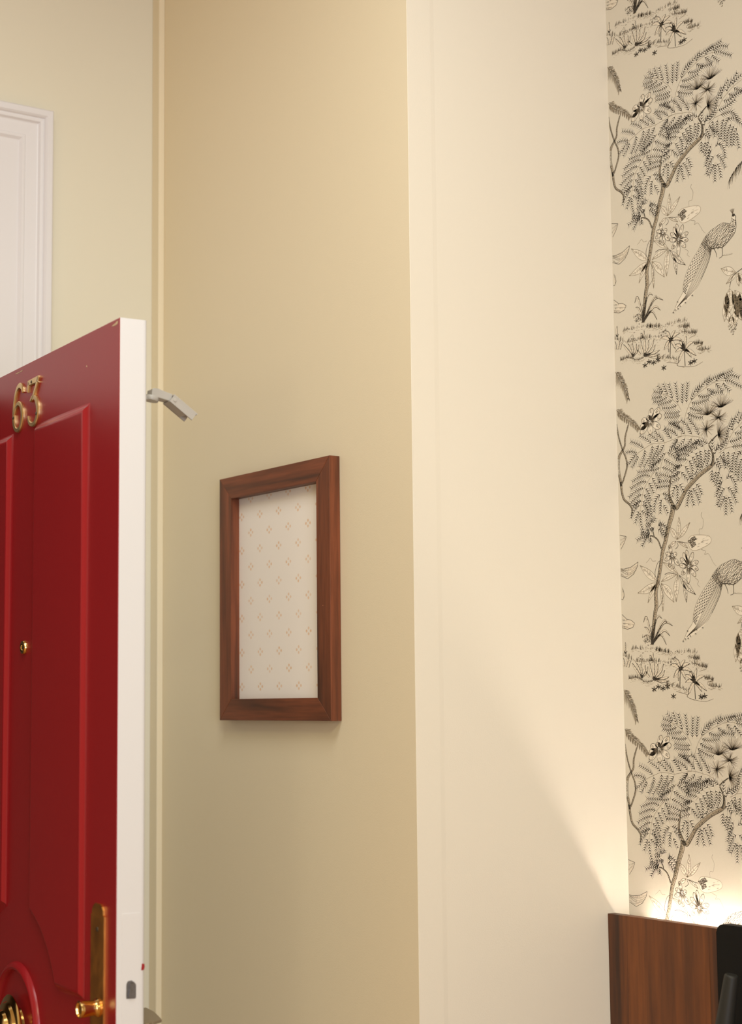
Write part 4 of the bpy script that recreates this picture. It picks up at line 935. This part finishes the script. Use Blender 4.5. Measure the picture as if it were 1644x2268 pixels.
        for r, w_, tone in ((3.2, 1.0, INK), (2.0, 1.2, WHITE), (1.0, 0.8, INK)):
            ring = [c + Vector((r * 0.8 * cos(a * pi / 6), r * 1.2 * sin(a * pi / 6))) for a in range(13)]
            for a, b2 in zip(ring[:-1], ring[1:]):
                self.line(a, b2, w_, w_, tone, 7)

    def blade(self, pts, w, tone=INK):
        self.stroke(pts, w * 0.6, 0.15, CREAM, 3, 5, w)
        P = catmull(pts, 5)
        m = len(P)
        a, b2 = [], []
        for i, p in enumerate(P):
            t = (P[min(i + 1, m - 1)] - P[max(i - 1, 0)]).normalized()
            s = i / (m - 1)
            h = w * 0.5 * (0.6 + 0.9 * s * 1.2) * (1 - s ** 2.2)
            nn = Vector((-t.y, t.x)) * h
            a.append(p + nn)
            b2.append(p - nn)
        for i in range(m - 1):
            self.line(a[i], a[i + 1], 0.4, 0.35, tone, 5)
            self.line(b2[i], b2[i + 1], 1.1, 0.7, tone, 5)
            if i % 2 == 0:
                self.line(P[i].lerp(b2[i], 0.6), P[i + 1].lerp(b2[i + 1], 0.3), 0.6, 0.3, MID, 4)

    def outline(self, pts, tone, w=0.6, fill=CREAM, hatch=0, htone=MID):
        P = [Vector(p) for p in pts]
        if fill:
            # fan clipped to what lies on this side of the wall corner
            c = sum(P, Vector((0, 0))) / len(P)
            for a, b2 in zip(P, P[1:] + P[:1]):
                self.poly([c, a, b2], fill, 3)
        for a, b2 in zip(P, P[1:] + P[:1]):
            if max(a.x, b2.x) > 1.0:
                if min(a.x, b2.x) < 1.2:
                    lo, hi = (a, b2) if a.x < b2.x else (b2, a)
                    lo = lo.lerp(hi, min(1, (1.3 - lo.x) / max(1e-6, hi.x - lo.x)))
                    a, b2 = lo, hi
                self.line(a, b2, w, w, tone, 6)

    def build(self, name):
        me = bpy.data.meshes.new(name)
        me.from_pydata(self.v, [], self.f)
        at = me.attributes.new('ink', 'FLOAT_COLOR', 'POINT')
        flat = []
        for c in self.c:
            flat += [c[0], c[1], c[2], 1.0]
        at.data.foreach_set('color', flat)
        me.materials.append(MATS['printing_ink'])
        return me


# --- the tree
tree = Print()
for s in DATA['st']:
    tree.stroke(s, 0.6, 0.4, MID, 2)
for c, r, a0, a1 in DATA['pf']:
    c = Vector(c)
    for k in range(78):
        an = radians(rnd.uniform(a0, a1))
        d = Vector((cos(an) * 1.22, sin(an)))
        rr = r * rnd.uniform(0.82, 1.08)
        if k % 3 == 0:
            tree.line(c + d * rr * 0.2, c + d * rr, 0.6, 1.3, WHITE, 1)
        tree.line(c, c + d * rr, 0.50, 0.22, MID if k % 2 else PALE, 2)
    for k in range(22):
        an = radians(rnd.uniform(a0 - 15, a1 + 15))
        d = Vector((cos(an) * 1.22, sin(an)))
        tree.line(c, c + d * r * rnd.uniform(0.15, 0.42), 0.8, 0.2, INK, 3)
for f in DATA['fr']:
    tree.frond(f)
for p, w in DATA['wd']:
    tree.wood(p, w)
c, tips, w = DATA['fl'][2]
tree.flower(c, tips, w * 1.35)
# pale feathery brush hanging at the right
BRP = catmull(DATA['br'], 6)
for k in range(46):
    i = rnd.randrange(len(BRP) - 1)
    p = BRP[i]
    tree.line(p, p + Vector((rnd.uniform(-9, 3), -rnd.uniform(8, 24))), 0.9, 0.2, rnd.choice((MID, PALE, INK)), 2)

# --- passion flower climbing the trunk
vine = Print()
for (b0, t0), w, dk in DATA['lv']:
    vine.leaf(b0, t0, w * 1.5, dk)
for i, t in enumerate(DATA['td']):
    vine.stroke(t, 0.45 if i < 4 else 0.9, 0.3 if i < 4 else 0.7, MID if i < 4 else INK, 5, 6)
for c, tips, w in DATA['fl'][:2]:
    vine.flower(c, tips, w * 1.5)
B = [Vector(p) for p in DATA['bud']]
B2 = catmull(B + [B[0]], 5)[:-1]
vine.outline(B2, PALE, 0.6, SOFT)
bc = sum(B, Vector((0, 0))) / len(B)
for k in range(190):
    s, q = rnd.random() ** 1.5 * 0.55, rnd.random()
    a = B[0].lerp(B[1].lerp(B[2], 0.6), q * 0.9) if rnd.random() < 0.5 else B[0].lerp(B[7].lerp(B[6], 0.3), q * 0.9)
    p = a.lerp(bc, s)
    vine.line(p, p + Vector((rnd.uniform(1.0, 3.4), rnd.uniform(-0.6, 1.2))), 1.0, 0.4, INK if rnd.random() < 0.7 else MID, 6)
for k in range(22):
    p = bc.lerp(B[rnd.randrange(3, 7)], rnd.uniform(0.2, 0.8))
    vine.line(p, p + Vector((5, 1.2)), 0.35, 0.2, MID, 5)

# --- peacock
pea = Print()
PK = DATA['pk']
bk, bl = catmull(PK['back'], 6), catmull(PK['belly'], 6)


def resample(P, n):
    L = [0]
    for a, b2 in zip(P[:-1], P[1:]):
        L.append(L[-1] + (b2 - a).length)
    out, j = [], 0
    for k in range(n):
        s = L[-1] * k / (n - 1)
        while j < len(P) - 2 and L[j + 1] < s:
            j += 1
        out.append(P[j].lerp(P[j + 1], min(1, (s - L[j]) / max(1e-6, L[j + 1] - L[j]))))
    return out


n = 64
bk, bl = resample(bk, n), resample(bl, n)
for i in range(n - 1):
    pea.poly([bk[i], bl[i], bl[i + 1], bk[i + 1]], SOFT if i > 24 else SOFT, 2)
    pea.line(bk[i], bk[i + 1], 0.55, 0.55, MID if i > 44 else INK, 6)
    if i < 40:
        pea.line(bl[i], bl[i + 1], 1.1, 1.1, INK, 6)
for i in range(2, 27):                       # body: small scale strokes
    w = (bl[i] - bk[i]).length
    m = max(2, int(w / 2.6))
    for k in range(m):
        p = bk[i].lerp(bl[i], (k + rnd.random() * 0.7) / m)
        t = (bk[i + 1] - bk[i]).normalized()
        d = Vector((t.x * 0.85 - t.y * 0.5, t.y * 0.85 + t.x * 0.5))
        pea.line(p, p + d * rnd.uniform(2.6, 4.4), 1.5 if k < m * 0.6 else 2.0, 0.5, INK if rnd.random() < 0.8 else MID, 5)
for i in range(22, 52):                      # train: eye spots on the upper half
    for k in range(4):
        s = 0.07 + 0.13 * k + (0.05 if i % 2 else 0)
        if i > 44 and k > 2:
            continue
        p = bk[i].lerp(bl[i], s)
        t = (bk[i + 1] - bk[i]).normalized()
        nn = Vector((-t.y, t.x))
        pea.poly([p - t * 1.3, p + nn * 1.05, p + t * 2.0, p - nn * 1.05], INK, 5)
        pea.line(p - t * 1.9 + nn * 1.0, p + t * 0.3 + nn * 1.4, 0.3, 0.3, MID, 5)
        pea.line(p - t * 1.9 - nn * 1.0, p + t * 0.3 - nn * 1.4, 0.3, 0.3, MID, 5)
for k in range(9):                           # long feathers of the lower half
    s = 0.52 + 0.48 * k / 8
    pts = [bk[i].lerp(bl[i], s if i < 45 else 0.5 + (s - 0.5) * max(0.1, (62 - i) / 17)) for i in range(24, 62, 4)]
    pea.stroke(pts, 1.2 if k % 2 else 0.6, 0.35, INK if k % 2 else MID, 4, 3)
for tp in PK['tips']:
    tp = Vector(tp)
    for a in (-25, 30, 75):
        an = radians(225 + a)
        pea.line(tp, tp + Vector((cos(an), sin(an))) * 3.2, 0.9, 0.3, INK, 6)
hd = Vector(PK['head'])
pea.poly([hd + Vector((3.4 * cos(a * pi / 5), 2.6 * sin(a * pi / 5))) for a in range(10)], INK, 6)
pea.poly([hd + Vector((2.6, 1.2)), Vector(PK['beak']), hd + Vector((2.6, -1.2))], INK, 6)
cr_ = Vector(PK['crest'])
for k in range(7):
    pea.line(hd + Vector((-1.5, 2)), cr_ + Vector((-5 + k * 1.6, 1.5 - abs(k - 3) * 0.4)), 0.4, 0.7, MID, 5)
for l in PK['legs'][:2]:
    pea.stroke(l, 1.3, 0.7, INK, 5)
pea.stroke(PK['legs'][2], 0.5, 0.3, MID, 5)
for k in range(9):
    p = Vector(PK['legs'][2][0]).lerp(Vector(PK['legs'][2][2]), k / 8)
    pea.line(p, p + Vector((rnd.uniform(-1, 1), rnd.uniform(1, 2.6))), 0.4, 0.2, MID, 5)

# --- grassy island under the tree
isle = Print()
G = DATA['gr']
for t in G['tuft']:
    isle.blade(t, 3.6)
for s in G['strip']:
    P = resample(catmull(s, 6), max(6, int(len(s) * 14)))
    for p in P:
        clump = rnd.random() ** 2
        for _ in range(1 + int(4 * clump)):
            q = p + Vector((rnd.uniform(-2.2, 2.2), rnd.uniform(-2.4, 1.0)))
            isle.line(q, q + Vector((rnd.uniform(-1.8, 3.2), rnd.uniform(1.0, 3.0) + 5.5 * clump)), 0.8, 0.2, rnd.choice((MID, PALE, MID, INK)), 3)
        if rnd.random() < 0.6:
            q = p + Vector((rnd.uniform(-3, 3), -rnd.uniform(2, 7)))
            isle.line(q, q + Vector((rnd.uniform(1.5, 5), rnd.uniform(-0.8, 0.8))), 0.5, 0.25, PALE, 2)
for s in G['line']:
    isle.stroke(s, 0.7, 0.5, MID, 4)
for s in G['blades']:
    isle.blade(s, 4.6, INK)
for tr_, tips in G['palm']:
    isle.stroke(tr_, 1.6, 1.2, INK, 4)
    for tp in tips:
        b0 = Vector(tr_[1])
        mdp = b0.lerp(Vector(tp), 0.5) + Vector((0, 3))
        isle.blade([b0, mdp, tp], 6.0)
for p in G['star']:
    p = Vector(p)
    for a in (20, 95, 150, 215, 265, 320):
        an = radians(a + rnd.uniform(-12, 12))
        e = p + Vector((cos(an) * 7.5, sin(an) * 5.5))
        isle.stroke([p, p.lerp(e, 0.5), e], 0.5, 0.2, INK, 4, 3, 1.9)
for p in G['bush']:
    for k in range(26):
        q = Vector(p) + Vector((rnd.gauss(0, 4.5), rnd.gauss(0, 4.5)))
        an = rnd.uniform(0, pi)
        isle.line(q, q + Vector((cos(an), sin(an))) * rnd.uniform(1.5, 3.6), 1.0, 0.2, rnd.choice((INK, MID)), 4)
for k in range(130):
    q = Vector((rnd.uniform(35, 175), 0))
    q.y = rnd.choice((23, 12, 3, -8)) + rnd.uniform(-4, 4) - 0.0 * q.x
    q.y += PK['tips'][0][1] - 62
    isle.line(q, q + Vector((rnd.uniform(0.6, 2.2), rnd.uniform(-0.4, 0.4))), 0.4, 0.2, PALE, 2)

# --- twisted vine, feathers and leaves at the corner
edge = Print()
for p, w in DATA['vn']:
    edge.wood(p, w)
for j, f in enumerate(DATA['fe']):
    P = resample(catmull(f, 8), 34)
    edge.stroke(f, 0.9, 0.5, MID, 4)
    for i, p in enumerate(P[:-1]):
        t = (P[i + 1] - p).normalized()
        nr = Vector((-t.y, t.x))
        fade = 1.0 - 0.6 * i / 33
        for k in range(3):
            q = p + t * rnd.uniform(-1.5, 1.5)
            up = (t * 0.75 + nr * 0.8) * rnd.uniform(9, 14) * fade
            edge.stroke([q, q + up * 0.55, q + up + t * 3], 0.5, 0.35, rnd.choice((PALE, PALE, MID)), 2, 3)
            ln = rnd.uniform(8, 20) if j == 0 else rnd.uniform(5, 11)
            dn = (t * 0.55 - nr * 0.35 + Vector((-0.1, -0.5))) * ln * fade
            edge.line(q, q + dn, 0.45, 0.25, rnd.choice((PALE, PALE, TINT)), 2)
        if i % 5 == 0:
            e = p + (t * 0.8 + nr * 0.85) * 12 * fade
            edge.stroke([p, p.lerp(e, 0.6) + nr * 1.2, e], 0.4, 1.5, PALE, 3, 4)
            edge.stroke([p + t, p.lerp(e, 0.6) + nr * 2.6, e], 0.4, 0.9, WHITE, 3, 4)
        if j == 1 and i % 3 == 0:
            edge.stroke([p, p + Vector((-0.8, -4.5)), p + Vector((0.2, -8.5))], 1.0, 0.3, MID, 3, 4, 2.2)
for o in DATA['lf']['out']:
    edge.outline(o, INK, 0.8, CREAM)
for vv in DATA['lf']['vein']:
    edge.stroke(vv, 0.6, 0.35, MID, 5)
    for k in range(12):
        p = Vector(vv[0]).lerp(Vector(vv[-1]), rnd.random())
        edge.line(p, p + Vector((rnd.uniform(-0.5, 1.5), -rnd.uniform(1.5, 3.5))), 0.5, 0.2, rnd.choice((MID, PALE, INK)), 4)

# --- hanging blossom
pend = Print()
for s in DATA['pst']:
    pend.stroke(s, 1.3, 1.0, INK, 4)
for (b0, t0), w, dk in DATA['pl']:
    pend.leaf(b0, t0, w * 1.6, min(dk, 0.39))
for p in DATA['pdots']:
    p = Vector(p)
    pend.poly([p + Vector((1.9 * cos(a * pi / 4), 1.5 * sin(a * pi / 4))) for a in range(8)], INK, 6)
    pend.poly([p + Vector((1.1 * cos(a * pi / 4) - 0.3, 0.9 * sin(a * pi / 4) + 0.2)) for a in range(8)], CREAM, 7)

PERZ, PERX = 0.5665, 0.53
motifs = [('printed_tree', tree), ('printed_passion_flower', vine), ('printed_peacock', pea), ('printed_grass_island', isle), ('printed_vine', edge), ('printed_blossom', pend)]
for nm, pr in motifs:
    me = pr.build(nm)
    for ix in range(2):
        for iz in (-1, 0, 1, 2):
            if iz == -1 and ix > 0 and nm == 'printed_tree' and False:
                continue
            o = bpy.data.objects.new(nm, me)
            COL.objects.link(o)
            o.parent = wp
            o.location = (XC + ix * PERX, YD, 1.5 + iz * PERZ)
